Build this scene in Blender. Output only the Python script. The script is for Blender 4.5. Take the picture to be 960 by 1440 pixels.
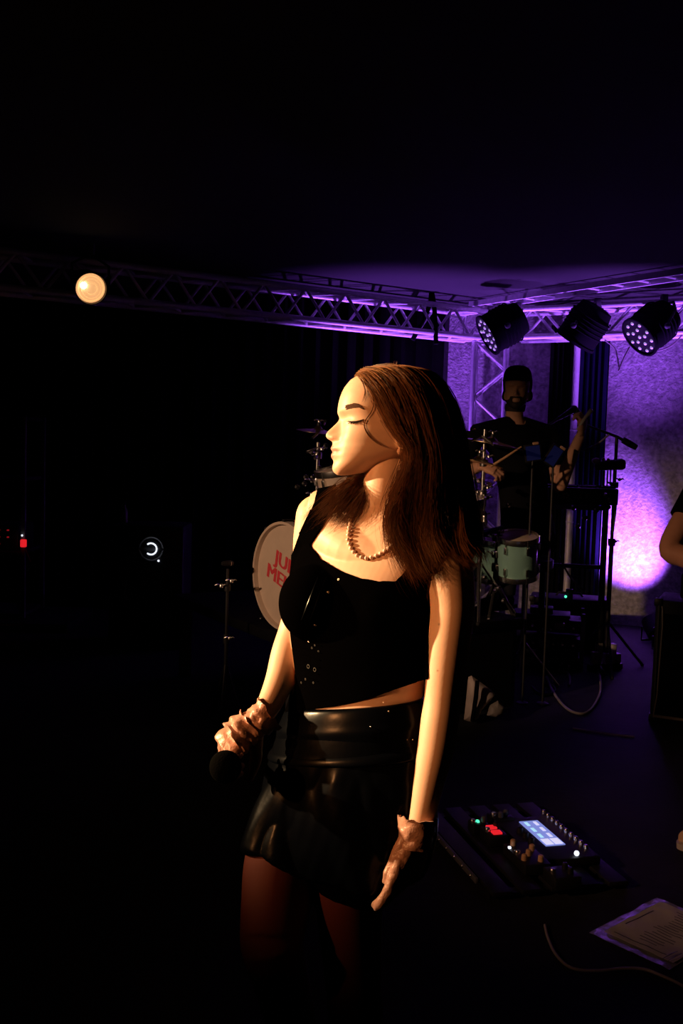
import bpy, bmesh, math, random
import numpy as np
from mathutils import Vector, Matrix, noise
from mathutils.bvhtree import BVHTree

for o in list(bpy.data.objects):
    bpy.data.objects.remove(o)
scene = bpy.context.scene
COL = scene.collection
random.seed(7)
RNG = np.random.default_rng(7)
PI = math.pi

# ------------------------------------------------------------------ camera
FPX = 1400.0                       # focal length in pixels of the 960 x 1440 frame
CAMZ = 1.55
PITCH = math.atan(100.0 / FPX)
ROLL = math.radians(1.7)
cam_d = bpy.data.cameras.new('camera')
cam_d.sensor_fit = 'VERTICAL'
cam_d.sensor_height = 36.0
cam_d.lens = 36.0 * FPX / 1440.0
cam_d.clip_start = 0.05
cam = bpy.data.objects.new('camera', cam_d)
COL.objects.link(cam)
FWD = Vector((0, math.cos(PITCH), -math.sin(PITCH)))
UP0 = Vector((0, math.sin(PITCH), math.cos(PITCH)))
RT0 = Vector((1, 0, 0))
RIGHT = RT0 * math.cos(ROLL) + UP0 * math.sin(ROLL)
UPV = UP0 * math.cos(ROLL) - RT0 * math.sin(ROLL)
CAM = Vector((0, 0, CAMZ))
m3 = Matrix((RIGHT, UPV, -FWD)).transposed()
cam.matrix_world = Matrix.Translation(CAM) @ m3.to_4x4()
scene.camera = cam

# ------------------------------------------------------------------ world, exposure
w = bpy.data.worlds.new('world')
scene.world = w
w.use_nodes = True
w.node_tree.nodes['Background'].inputs[0].default_value = (0.0, 0.0, 0.0, 1)
w.node_tree.nodes['Background'].inputs[1].default_value = 0.0
scene.view_settings.view_transform = 'Standard'
scene.view_settings.look = 'None'
scene.view_settings.gamma = 1.0
scene.view_settings.exposure = 0.0
scene.view_settings.use_curve_mapping = False


def spot(name, loc, target, energy, color, size, blend, radius):
    l = bpy.data.lights.new(name, 'SPOT')
    l.energy = energy
    l.color = color
    l.spot_size = math.radians(size)
    l.spot_blend = blend
    l.shadow_soft_size = radius
    o = bpy.data.objects.new(name, l)
    COL.objects.link(o)
    o.location = loc
    d = Vector(target) - Vector(loc)
    o.rotation_euler = d.to_track_quat('-Z', 'Y').to_euler()
    return o


# stage lamps out of frame on the audience side: the warm key and the softer warm second lamp
spot('key_lamp_offscreen', (-4.3, 2.78, 2.35), (0.05, 2.05, 1.37), 3100, (1.0, 0.63, 0.31), 20, 0.85, 0.05)
spot('second_lamp_offscreen', (-4.2, 0.50, 2.4), (0.04, 2.0, 1.34), 600, (1.0, 0.39, 0.125), 21, 0.95, 0.07)
spot('drum_lamp_offscreen', (-4.4, 0.6, 2.75), (0.25, 5.65, 0.96), 700, (1.0, 0.58, 0.34), 19, 0.9, 0.08)
spot('side_lamp_offscreen', (-4.0, 0.5, 2.75), (1.35, 3.75, 0.55), 280, (1.0, 0.48, 0.26), 20, 0.8, 0.08)


def at(px, py, d):
    """pixel of the photograph + distance along the view axis -> world point"""
    return CAM + FWD * d + RIGHT * ((px - 480.0) / FPX * d) + UPV * ((720.0 - py) / FPX * d)


def atz(px, py, z):
    """pixel -> point on the horizontal plane z"""
    r = FWD + RIGHT * ((px - 480.0) / FPX) + UPV * ((720.0 - py) / FPX)
    return CAM + r * ((z - CAMZ) / r.z)


def proj(P):
    v = Vector(P) - CAM
    d = v.dot(FWD)
    return 480 + v.dot(RIGHT) / d * FPX, 720 - v.dot(UPV) / d * FPX, d


def proj_np(V):
    v = V - np.array(CAM)
    d = v @ np.array(FWD)
    return 480 + (v @ np.array(RIGHT)) / d * FPX, 720 - (v @ np.array(UPV)) / d * FPX, d


# ------------------------------------------------------------------ materials
MATS = {}


def mat(name, color, rough=0.5, metal=0.0, var=0.15, vscale=12.0, bump=0.0, bscale=60.0, emit=None, estr=0.0,
        sheen=0.0, attr=False, spec=0.5, trans=0.0, coat=0.0, sss=0.0, alpha=1.0):
    if name in MATS:
        return MATS[name]
    m = bpy.data.materials.new(name)
    m.use_nodes = True
    nt = m.node_tree
    b = nt.nodes['Principled BSDF']
    b.inputs['Roughness'].default_value = rough
    b.inputs['Metallic'].default_value = metal
    b.inputs['Specular IOR Level'].default_value = spec
    b.inputs['Sheen Weight'].default_value = sheen
    b.inputs['Transmission Weight'].default_value = trans
    b.inputs['Coat Weight'].default_value = coat
    b.inputs['Alpha'].default_value = alpha
    if sss:
        b.inputs['Subsurface Weight'].default_value = sss
        b.inputs['Subsurface Radius'].default_value = (0.012, 0.005, 0.002)
        b.inputs['Subsurface Scale'].default_value = 0.6
    tc = nt.nodes.new('ShaderNodeTexCoord')
    nz = nt.nodes.new('ShaderNodeTexNoise')
    nz.inputs['Scale'].default_value = vscale
    nz.inputs['Detail'].default_value = 5
    nt.links.new(tc.outputs['Object'], nz.inputs['Vector'])
    mr = nt.nodes.new('ShaderNodeMapRange')
    mr.inputs['To Min'].default_value = 1 - var
    mr.inputs['To Max'].default_value = 1 + var
    mr.inputs['From Min'].default_value = 0.25
    mr.inputs['From Max'].default_value = 0.75
    nt.links.new(nz.outputs['Fac'], mr.inputs['Value'])
    mx = nt.nodes.new('ShaderNodeMix')
    mx.data_type = 'RGBA'
    mx.blend_type = 'MULTIPLY'
    mx.inputs['Factor'].default_value = 1.0
    mx.inputs['A'].default_value = (*color, 1)
    if attr:
        at_ = nt.nodes.new('ShaderNodeAttribute')
        at_.attribute_name = 'tint'
        nt.links.new(at_.outputs['Color'], mx.inputs['A'])
    nt.links.new(mr.outputs['Result'], mx.inputs['B'])
    nt.links.new(mx.outputs['Result'], b.inputs['Base Color'])
    if bump:
        n2 = nt.nodes.new('ShaderNodeTexNoise')
        n2.inputs['Scale'].default_value = bscale
        n2.inputs['Detail'].default_value = 6
        nt.links.new(tc.outputs['Object'], n2.inputs['Vector'])
        bp = nt.nodes.new('ShaderNodeBump')
        bp.inputs['Strength'].default_value = bump
        bp.inputs['Distance'].default_value = 0.02
        nt.links.new(n2.outputs['Fac'], bp.inputs['Height'])
        nt.links.new(bp.outputs['Normal'], b.inputs['Normal'])
    if emit:
        b.inputs['Emission Color'].default_value = (*emit, 1)
        b.inputs['Emission Strength'].default_value = estr
    MATS[name] = m
    return m


mat('floor', (0.022, 0.022, 0.024), 0.75, spec=0.08, var=0.35, vscale=3.0, bump=0.15, bscale=25)
mat('ceiling', (0.018, 0.018, 0.020), 0.9, var=0.2, vscale=2.0)
mat('navy_wall', (0.020, 0.020, 0.022), 0.9, var=0.3, vscale=2.5, bump=0.2)
mat('plaster', (0.50, 0.49, 0.48), 0.9, var=0.45, vscale=26.0, bump=0.6, bscale=45)
mat('drape', (0.006, 0.006, 0.006), 1.0, spec=0.0)
mat('light_tinted_drape', (0.010, 0.011, 0.030), 1.0, spec=0.0)  # dark curtain, the blue cast of the purple light put into its colour
mat('alu', (0.86, 0.85, 0.86), 0.42, 0.25, var=0.1, vscale=30)
mat('chrome', (0.85, 0.83, 0.80), 0.26, 1.0, var=0.05)
mat('black', (0.010, 0.010, 0.012), 0.5, var=0.3)
mat('black_matte', (0.004, 0.004, 0.006), 0.9, var=0.3, spec=0.08)
mat('tolex', (0.008, 0.008, 0.014), 0.7, bump=0.3, bscale=200)
mat('grey', (0.10, 0.10, 0.11), 0.5)
mat('rubber', (0.010, 0.010, 0.011), 0.8)
mat('white_plastic', (0.62, 0.58, 0.54), 0.5)
mat('cable_light', (0.34, 0.30, 0.28), 0.55)
mat('cable_dark', (0.05, 0.05, 0.06), 0.6)
mat('cream', (0.62, 0.50, 0.40), 0.45, var=0.06)
mat('drum_head', (0.46, 0.36, 0.33), 0.5, var=0.05)
mat('red_print', (0.62, 0.05, 0.07), 0.6, var=0.15, vscale=60)
mat('teal', (0.26, 0.50, 0.44), 0.35, var=0.08)
mat('cymbal', (0.45, 0.33, 0.14), 0.3, 1.0)
mat('wood', (0.62, 0.36, 0.18), 0.5, var=0.2, vscale=40)
mat('tan_knob', (0.75, 0.45, 0.24), 0.4)
mat('shoe', (0.80, 0.56, 0.36), 0.6)
mat('paper', (0.60, 0.58, 0.56), 0.8, var=0.12, vscale=9)
mat('ink', (0.02, 0.02, 0.04), 0.7)
mat('sleeve', (0.26, 0.27, 0.29), 0.22, var=0.35, vscale=14, coat=0.5, bump=0.3, bscale=20)
mat('bag', (0.60, 0.50, 0.46), 0.5, var=0.2, vscale=10)
mat('led_green', (0.1, 0.6, 0.4), emit=(0.1, 1.0, 0.55), estr=1.2)
mat('led_red', (0.6, 0.02, 0.02), emit=(1.0, 0.02, 0.03), estr=0.75)
mat('red_glow_paint', (0.45, 0.03, 0.03), 0.5)  # red glow painted as base colour, for the step edge and the lead
mat('led_red_dim', (0.4, 0.02, 0.02), emit=(1.0, 0.02, 0.04), estr=0.2)
mat('led_white', (0.8, 0.8, 0.9), emit=(0.80, 0.86, 1.0), estr=1.4)
mat('led_purple', (0.8, 0.7, 0.9), emit=(0.70, 0.56, 1.0), estr=0.35)
mat('screen', (0.2, 0.25, 0.6), 0.3, emit=(0.26, 0.32, 0.85), estr=0.75, var=0.05)
mat('screen_pale', (0.6, 0.6, 0.8), 0.3, emit=(0.72, 0.70, 0.95), estr=0.95)
mat('screen_cyan', (0.5, 0.8, 0.9), 0.3, emit=(0.45, 0.85, 1.0), estr=0.9)
mat('tablet', (0.02, 0.03, 0.16), 0.25, emit=(0.02, 0.03, 0.25), estr=0.04)


# ------------------------------------------------------------------ mesh builder
def frame(axis):
    a = Vector(axis).normalized()
    h = Vector((0, 0, 1)) if abs(a.z) < 0.9 else Vector((1, 0, 0))
    u = h.cross(a).normalized()
    return a, u, a.cross(u).normalized()


def catmull(P, n):
    P = np.array(P, float)
    P = np.vstack([2 * P[0] - P[1], P, 2 * P[-1] - P[-2]])
    segs = len(P) - 3
    out = []
    for u in np.linspace(0, segs, n):
        i = min(int(u), segs - 1)
        t = u - i
        a, b, c, d = P[i], P[i + 1], P[i + 2], P[i + 3]
        out.append(0.5 * ((2 * b) + (-a + c) * t + (2 * a - 5 * b + 4 * c - d) * t * t + (-a + 3 * b - 3 * c + d) * t ** 3))
    return np.array(out)


class MB:
    def __init__(s):
        s.v = []
        s.f = []

    def add(s, vs, fs):
        b = len(s.v)
        s.v += [Vector(p) for p in vs]
        s.f += [[i + b for i in f] for f in fs]
        return s

    def box(s, c, size, R=None, ch=0.0):
        hx, hy, hz = size[0] / 2, size[1] / 2, size[2] / 2
        R = R or Matrix.Identity(3)
        c = Vector(c)
        if ch <= 0:
            vs = [(x, y, z) for x in (-hx, hx) for y in (-hy, hy) for z in (-hz, hz)]
            fs = [(0, 1, 3, 2), (4, 6, 7, 5), (0, 4, 5, 1), (2, 3, 7, 6), (0, 2, 6, 4), (1, 5, 7, 3)]
        else:
            bm = bmesh.new()
            bmesh.ops.create_cube(bm, size=1)
            for q in bm.verts:
                q.co = Vector((q.co.x * 2 * hx, q.co.y * 2 * hy, q.co.z * 2 * hz))
            bmesh.ops.bevel(bm, geom=bm.edges[:], offset=ch, segments=2, affect='EDGES', profile=0.5)
            bm.verts.index_update()
            vs = [q.co.copy() for q in bm.verts]
            fs = [[q.index for q in f.verts] for f in bm.faces]
            bm.free()
        return s.add([c + R @ Vector(p) for p in vs], fs)

    def path(s, pts, rad, n=8, caps=True, squash=None):
        pts = [Vector(p) for p in pts]
        k = len(pts)
        if not hasattr(rad, '__len__'):
            rad = [rad] * k
        t0 = (pts[1] - pts[0]).normalized()
        _, u, _ = frame(t0)
        b = len(s.v)
        for i in range(k):
            t = (pts[min(i + 1, k - 1)] - pts[max(i - 1, 0)])
            t = t.normalized() if t.length > 1e-9 else t0
            u = (u - t * u.dot(t)).normalized()
            vv = t.cross(u)
            for j in range(n):
                a = 2 * PI * j / n
                s.v.append(pts[i] + (u * math.cos(a) + vv * math.sin(a)) * rad[i])
        for i in range(k - 1):
            for j in range(n):
                s.f.append([b + i * n + j, b + i * n + (j + 1) % n, b + (i + 1) * n + (j + 1) % n, b + (i + 1) * n + j])
        if caps:
            s.f.append([b + j for j in reversed(range(n))])
            s.f.append([b + (k - 1) * n + j for j in range(n)])
        return s

    def spath(s, pts, rad, n=20, k=5):
        n = max(n, 40)
        q = [list(p) + [r] for p, r in zip(pts, rad)]
        out = catmull(q, (len(q) - 1) * k + 1)
        return s.path([Vector(r[:3]) for r in out], [r[3] for r in out], n)

    def sloft(s, secs, n=40, ex=2.0, k=4):
        q = [list(C) + list(U) + list(V) for C, U, V in secs]
        out = catmull(q, (len(q) - 1) * k + 1)
        return s.loft([(r[:3], r[3:6], r[6:9]) for r in out], n, ex)

    def tube(s, p0, p1, r, r1=None, n=10):
        return s.path([p0, p1], [r, r if r1 is None else r1], n)

    def lathe(s, prof, o, axis, n=24):
        """prof: list of (radius, height along axis)"""
        a, u, v = frame(axis)
        o = Vector(o)
        b = len(s.v)
        for r, h in prof:
            for j in range(n):
                t = 2 * PI * j / n
                s.v.append(o + a * h + (u * math.cos(t) + v * math.sin(t)) * max(r, 1e-5))
        for i in range(len(prof) - 1):
            for j in range(n):
                s.f.append([b + i * n + j, b + i * n + (j + 1) % n, b + (i + 1) * n + (j + 1) % n, b + (i + 1) * n + j])
        s.f.append([b + j for j in reversed(range(n))])
        s.f.append([b + (len(prof) - 1) * n + j for j in range(n)])
        return s

    def ring(s, o, axis, R, r, n=32, m=8, a0=0.0, a1=2 * PI):
        a, u, v = frame(axis)
        o = Vector(o)
        if abs(a1 - a0) > 2 * PI - 1e-4:
            b = len(s.v)
            for i in range(n):
                t = 2 * PI * i / n
                e = u * math.cos(t) + v * math.sin(t)
                for j in range(m):
                    q = 2 * PI * j / m
                    s.v.append(o + e * (R + r * math.cos(q)) + a * (r * math.sin(q)))
            for i in range(n):
                for j in range(m):
                    s.f.append([b + i * m + j, b + ((i + 1) % n) * m + j, b + ((i + 1) % n) * m + (j + 1) % m,
                                b + i * m + (j + 1) % m])
            return s
        pts = [o + (u * math.cos(a0 + (a1 - a0) * i / n) + v * math.sin(a0 + (a1 - a0) * i / n)) * R for i in range(n + 1)]
        return s.path(pts, r, m)

    def ball(s, c, r, n=12, m=8, sc=(1, 1, 1), R=None):
        c = Vector(c)
        R = R or Matrix.Identity(3)
        b = len(s.v)
        for i in range(1, m):
            ph = PI * i / m
            for j in range(n):
                t = 2 * PI * j / n
                s.v.append(c + R @ Vector((r * sc[0] * math.sin(ph) * math.cos(t), r * sc[1] * math.sin(ph) * math.sin(t),
                                           r * sc[2] * math.cos(ph))))
        top = len(s.v)
        s.v.append(c + R @ Vector((0, 0, r * sc[2])))
        s.v.append(c + R @ Vector((0, 0, -r * sc[2])))
        for i in range(m - 2):
            for j in range(n):
                s.f.append([b + i * n + j, b + (i + 1) * n + j, b + (i + 1) * n + (j + 1) % n, b + i * n + (j + 1) % n])
        for j in range(n):
            s.f.append([top, b + j, b + (j + 1) % n])
            s.f.append([top + 1, b + (m - 2) * n + (j + 1) % n, b + (m - 2) * n + j])
        return s

    def loft(s, secs, n=32, ex=2.0):
        """secs: list of (centre, U half axis vector, V half axis vector)"""
        b = len(s.v)
        for C, U, V in secs:
            for j in range(n):
                t = 2 * PI * j / n
                c_, s_ = math.cos(t), math.sin(t)
                c_ = math.copysign(abs(c_) ** (2 / ex), c_)
                s_ = math.copysign(abs(s_) ** (2 / ex), s_)
                s.v.append(Vector(C) + Vector(U) * c_ + Vector(V) * s_)
        k = len(secs)
        for i in range(k - 1):
            for j in range(n):
                s.f.append([b + i * n + j, b + i * n + (j + 1) % n, b + (i + 1) * n + (j + 1) % n, b + (i + 1) * n + j])
        s.f.append([b + j for j in reversed(range(n))])
        s.f.append([b + (k - 1) * n + j for j in range(n)])
        return s

    def prism(s, pts, n):
        """flat outline pts extruded by vector n"""
        k = len(pts)
        pts = [Vector(p) for p in pts]
        n = Vector(n)
        fs = [list(reversed(range(k))), [k + i for i in range(k)]]
        fs += [[i, (i + 1) % k, k + (i + 1) % k, k + i] for i in range(k)]
        return s.add(pts + [p + n for p in pts], fs)

    def mesh(s, name, off=(0, 0, 0)):
        me = bpy.data.meshes.new(name)
        off = Vector(off)
        me.from_pydata([p - off for p in s.v], [], s.f)
        me.validate()
        bm = bmesh.new()
        bm.from_mesh(me)
        bmesh.ops.recalc_face_normals(bm, faces=bm.faces[:])
        bm.to_mesh(me)
        bm.free()
        return me

    def build(s, name, m, parent=None, smooth=None):
        off = parent.matrix_world.translation if parent else (0, 0, 0)
        me = s.mesh(name, off)
        return finish(name, me, m, parent, smooth)


def finish(name, me, m, parent=None, smooth=None):
    me.materials.append(MATS[m] if isinstance(m, str) else m)
    if smooth is None:
        smooth = True
    if smooth:
        me.polygons.foreach_set('use_smooth', [True] * len(me.polygons))
        try:
            me.set_sharp_from_angle(angle=math.radians(38))
        except Exception:
            pass
    o = bpy.data.objects.new(name, me)
    COL.objects.link(o)
    if parent:
        o.parent = parent
        o.matrix_world = Matrix.Translation(parent.matrix_world.translation)
    return o


def tag(o, label, cat, group=None):
    o['label'] = label
    o['category'] = cat
    if group:
        o['group'] = group
    return o


def thing(name, label, cat, loc, group=None):
    o = bpy.data.objects.new(name, None)
    COL.objects.link(o)
    o.empty_display_size = 0.1
    o.location = Vector(loc)
    o.matrix_world = Matrix.Translation(Vector(loc))
    return tag(o, label, cat, group)


def struct(o):
    o['kind'] = 'structure'
    return o


def remesh(mb, name, voxel, smooth_it=4, fac=0.5):
    me = mb.mesh(name)
    o = bpy.data.objects.new(name + '_tmp', me)
    COL.objects.link(o)
    r = o.modifiers.new('r', 'REMESH')
    r.mode = 'VOXEL'
    r.voxel_size = voxel
    if smooth_it:
        sm = o.modifiers.new('s', 'SMOOTH')
        sm.factor = fac
        sm.iterations = smooth_it
    dg = bpy.context.evaluated_depsgraph_get()
    ev = o.evaluated_get(dg)
    out = bpy.data.meshes.new_from_object(ev)
    bpy.data.objects.remove(o)
    bpy.data.meshes.remove(me)
    out.name = name
    return out


def verts_np(me):
    a = np.empty(len(me.vertices) * 3, dtype=np.float32)
    me.vertices.foreach_get('co', a)
    return a.reshape(-1, 3).astype(float)


def norms_np(me):
    a = np.empty(len(me.vertices) * 3, dtype=np.float32)
    me.vertices.foreach_get('normal', a)
    return a.reshape(-1, 3).astype(float)


def set_verts(me, V):
    me.vertices.foreach_set('co', V.astype(np.float32).ravel())
    me.update()


def set_tint(me, C):
    a = me.attributes.new('tint', 'FLOAT_COLOR', 'POINT')
    d = np.ones((len(me.vertices), 4), dtype=np.float32)
    d[:, :3] = C
    a.data.foreach_set('color', d.ravel())


def shift(me, off):
    V = verts_np(me) - np.array(off)
    set_verts(me, V)


def in_poly(x, y, poly):
    ins = np.zeros(len(x), bool)
    n = len(poly)
    for i in range(n):
        x0, y0 = poly[i]
        x1, y1 = poly[(i + 1) % n]
        if y0 == y1:
            continue
        c = ((y0 > y) != (y1 > y)) & (x < (x1 - x0) * (y - y0) / (y1 - y0) + x0)
        ins ^= c
    return ins


def sub_shell(me, mask, offset, name, smooth=0):
    """garment: the faces of a body mesh whose vertices are all in mask, pushed out along the normal"""
    V = verts_np(me)
    N = norms_np(me)
    polys = [list(p.vertices) for p in me.polygons]
    keep = [p for p in polys if all(mask[i] for i in p)]
    used = sorted({i for p in keep for i in p})
    idx = {v: k for k, v in enumerate(used)}
    off = offset[used] if hasattr(offset, '__len__') else offset
    W = V[used] + N[used] * (off[:, None] if hasattr(off, '__len__') else off)
    out = bpy.data.meshes.new(name)
    out.from_pydata([tuple(p) for p in W], [], [[idx[i] for i in p] for p in keep])
    bm = bmesh.new()
    bm.from_mesh(out)
    edge = [q for q in bm.verts if q.is_boundary]
    for _ in range(6):
        pos = {}
        for q in edge:
            nb = [e.other_vert(q) for e in q.link_edges if e.is_boundary]
            if len(nb) == 2:
                pos[q] = q.co * 0.5 + (nb[0].co + nb[1].co) * 0.25
        for q, p in pos.items():
            q.co = p
    inner = [q for q in bm.verts if not q.is_boundary]
    for _ in range(smooth):
        bmesh.ops.smooth_vert(bm, verts=inner, factor=0.5, use_axis_x=True, use_axis_y=True, use_axis_z=True)
    bm.to_mesh(out)
    bm.free()
    return out
# ================================================================== the room
fl = struct(MB().box((0, 5.0, -0.05), (16, 18, 0.1)).build('floor', 'floor'))
CEIL = 2.82
struct(MB().box((0, 5.0, CEIL + 0.05), (16, 18, 0.1)).build('ceiling', 'ceiling'))
# plaster wall behind the drums, parallel to the short truss; the long dark wall on the left
wc = Vector((0.95, 9.35, 0))                     # room corner behind the truss corner
wd = Vector((0.90, -0.36, 0)).normalized()       # along the plaster wall, towards the right
wn = Vector((-wd.y, wd.x, 0))                    # away from the stage
Rw = Matrix((wd, wn, Vector((0, 0, 1)))).transposed()
struct(MB().box(wc + wd * 3.2 + wn * 0.1 + Vector((0, 0, CEIL / 2)), (6.4, 0.2, CEIL), Rw).build('wall_right', 'plaster'))
ld = Vector((-0.92, -0.10, 0)).normalized()
ln = Vector((ld.y, -ld.x, 0))
ln = ln if ln.y > 0 else -ln
Rl = Matrix((ld, ln, Vector((0, 0, 1)))).transposed()
struct(MB().box(wc + ld * 4.3 + ln * 0.1 + Vector((0, 0, CEIL / 2)), (8.6, 0.2, CEIL), Rl).build('wall_back', 'navy_wall'))


def drape(name, a, b, z0, z1, folds, depth, m, label):
    a, b = Vector(a), Vector(b)
    t = (b - a)
    L = t.length
    t.normalize()
    n = Vector((t.y, -t.x, 0))
    k = folds * 8
    mb = MB()
    base = (a + b) / 2
    lo, hi = [], []
    for i in range(k + 1):
        u = i / k
        o = n * (depth * (math.sin(u * folds * 2 * PI) + 0.35 * math.sin(u * folds * 4.3 * PI + 1)))
        p = a + t * L * u + o
        lo.append(Vector((p.x, p.y, z0)))
        hi.append(Vector((p.x, p.y, z1)))
    th = -n * 0.006
    v = lo + hi + [p + th for p in lo] + [p + th for p in hi]
    K = k + 1
    f = []
    for i in range(k):
        f += [[i, i + 1, K + i + 1, K + i], [2 * K + i, 3 * K + i, 3 * K + i + 1, 2 * K + i + 1], [i, 2 * K + i, 2 * K + i + 1, i + 1],
              [K + i, K + i + 1, 3 * K + i + 1, 3 * K + i]]
    f += [[0, K, 3 * K, 2 * K], [K - 1, 3 * K - 1, 4 * K - 1, 2 * K - 1]]
    mb.add(v, f)
    o = mb.build(name, m, None)
    return tag(o, label, 'curtain')


def onwall(px, off):
    """point on the plaster wall line under pixel column px, off metres in front of it"""
    r = FWD + RIGHT * ((px - 480.0) / FPX)
    q = wc - wn * off
    s_ = (q - CAM).dot(wn) / r.dot(wn)
    p = CAM + r * s_
    return Vector((p.x, p.y, 0))


drape('stage_curtain', onwall(764, 0.12), onwall(795, 0.12), 0.02, 2.62, 4, 0.02, 'drape', 'narrow black curtain hanging between lit plaster and pale pole')
drape('stage_curtain', onwall(806, 0.14), onwall(846, 0.14), 0.02, 2.62, 5, 0.022, 'light_tinted_drape', 'dark curtain with blue light painted in its colour, hanging beside the glowing plaster wall')
pp = onwall(801, 0.20)
pole = thing('wall_pole', 'pale metal pole standing upright between two dark curtains', 'pole', pp)
MB().tube(pp + Vector((0, 0, 0.012)), pp + Vector((0, 0, 2.60)), 0.028, n=16).build('tube', 'alu', pole)
MB().lathe([(0.11, 0), (0.11, 0.008), (0.04, 0.014), (0.032, 0.05)], pp, (0, 0, 1), 24).build('foot', 'alu', pole)
for zz in (0.9, 1.7):
    MB().ring(pp + Vector((0, 0, zz)), (0, 0, 1), 0.029, 0.006, 20, 8).build('collar', 'alu', pole)

ba, bb = wc + ld * 0.10 - ln * 0.28, wc + ld * 4.6 - ln * 0.28
drape('backdrop', ba, bb, 0.01, CEIL - 0.02, 30, 0.02, 'drape', 'wide black backdrop curtain hanging behind the long truss')
# ================================================================== the singer
SD = 2.03                                     # her distance from the lens
PXM = FPX / SD                                # pixels per metre there


def S(px, py, dd=0.0):
    return at(px, py, SD + dd)


mat('skin', (0.72, 0.46, 0.33), 0.48, attr=True, var=0.05, vscale=40, spec=0.35, sss=0.12)
mat('hair', (0.10, 0.035, 0.012), 0.33, attr=True, var=0.25, vscale=30, spec=0.5)
mat('velvet', (0.0008, 0.0007, 0.0008), 1.0, spec=0.0)
mat('leather', (0.0012, 0.0016, 0.0028), 0.24, bump=0.02, bscale=30, spec=0.07)
mat('tights', (0.13, 0.030, 0.022), 0.7, spec=0.2)
mat('satin', (0.54, 0.28, 0.205), 0.33, sheen=0.2, var=0.12, vscale=25, bump=0.25, bscale=60)
mat('pearl', (0.85, 0.62, 0.50), 0.22, coat=0.4)
mat('lash', (0.012, 0.006, 0.004), 0.6)
mat('brow', (0.10, 0.040, 0.018), 0.7)
mat('foam', (0.0012, 0.0012, 0.0012), 0.95, spec=0.02, bump=0.2, bscale=300)

# ---- a head: profile curves in face pixels (1 px = 1/690 m), origin between the ears, +x forward, +y to its left
HS = 1.0 / 690.0
_Y = np.linspace(524, 678, 463)


def _curve(pts, sig):
    xs, ys = zip(*pts)
    f = np.interp(_Y, xs, ys)
    k = np.arange(-12, 13)
    g = np.exp(-0.5 * (k * (_Y[1] - _Y[0]) / sig) ** 2)
    g /= g.sum()
    fp = np.concatenate([np.full(12, f[0]), f, np.full(12, f[-1])])
    return np.convolve(fp, g, 'valid')


H_A = _curve([(524, 0), (525, 24), (526, 33), (528, 42), (535, 53), (545, 61), (552, 64.5), (560, 67.5), (568, 69), (575, 69.5), (581, 69),
              (590, 66), (600, 65), (610, 66), (620, 69.5), (630, 72), (640, 72), (650, 72), (656, 73), (660, 73), (665, 71), (669, 66),
              (672, 58), (675, 44), (677, 28), (678, 0)], 1.0)
H_P = _curve([(524, 0), (525, 24), (526, 33), (528, 42), (535, 53), (545, 61), (552, 64.5), (560, 67.5), (568, 69.5), (575, 70.3), (581, 70.5),
              (586, 69), (590, 68.3), (594, 71), (599, 76), (605, 82.5), (609.5, 86.8), (613, 87.6), (616.5, 86.4), (619, 82.5), (621, 79),
              (623, 77.2), (627, 78), (630.5, 80.6), (633, 80.2), (635, 77.4), (636.2, 76.8), (638, 79), (641, 80.4), (644, 79.2), (647, 76.8),
              (649.5, 75.8), (654, 77.4), (659, 78.6), (664, 76.6), (668, 72), (671, 63), (674, 50), (676.5, 30), (678, 0)], 0.7)
H_W = _curve([(524, 0), (525, 16), (526, 23), (530, 33), (540, 42.5), (555, 48), (575, 49.5), (590, 48), (600, 47), (610, 47), (620, 46.5), (630, 45),
              (640, 42.5), (648, 39.5), (655, 35.5), (660, 31.5), (665, 27), (669, 23), (672, 19), (675, 13), (677, 8), (678, 0)], 1.2)
H_B = _curve([(524, 0), (525, 18), (526, 26), (530, 37), (540, 50), (555, 60), (575, 64), (600, 62), (620, 56), (640, 48), (655, 42), (665, 36),
              (672, 26), (677, 10), (678, 0)], 1.2)


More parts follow.
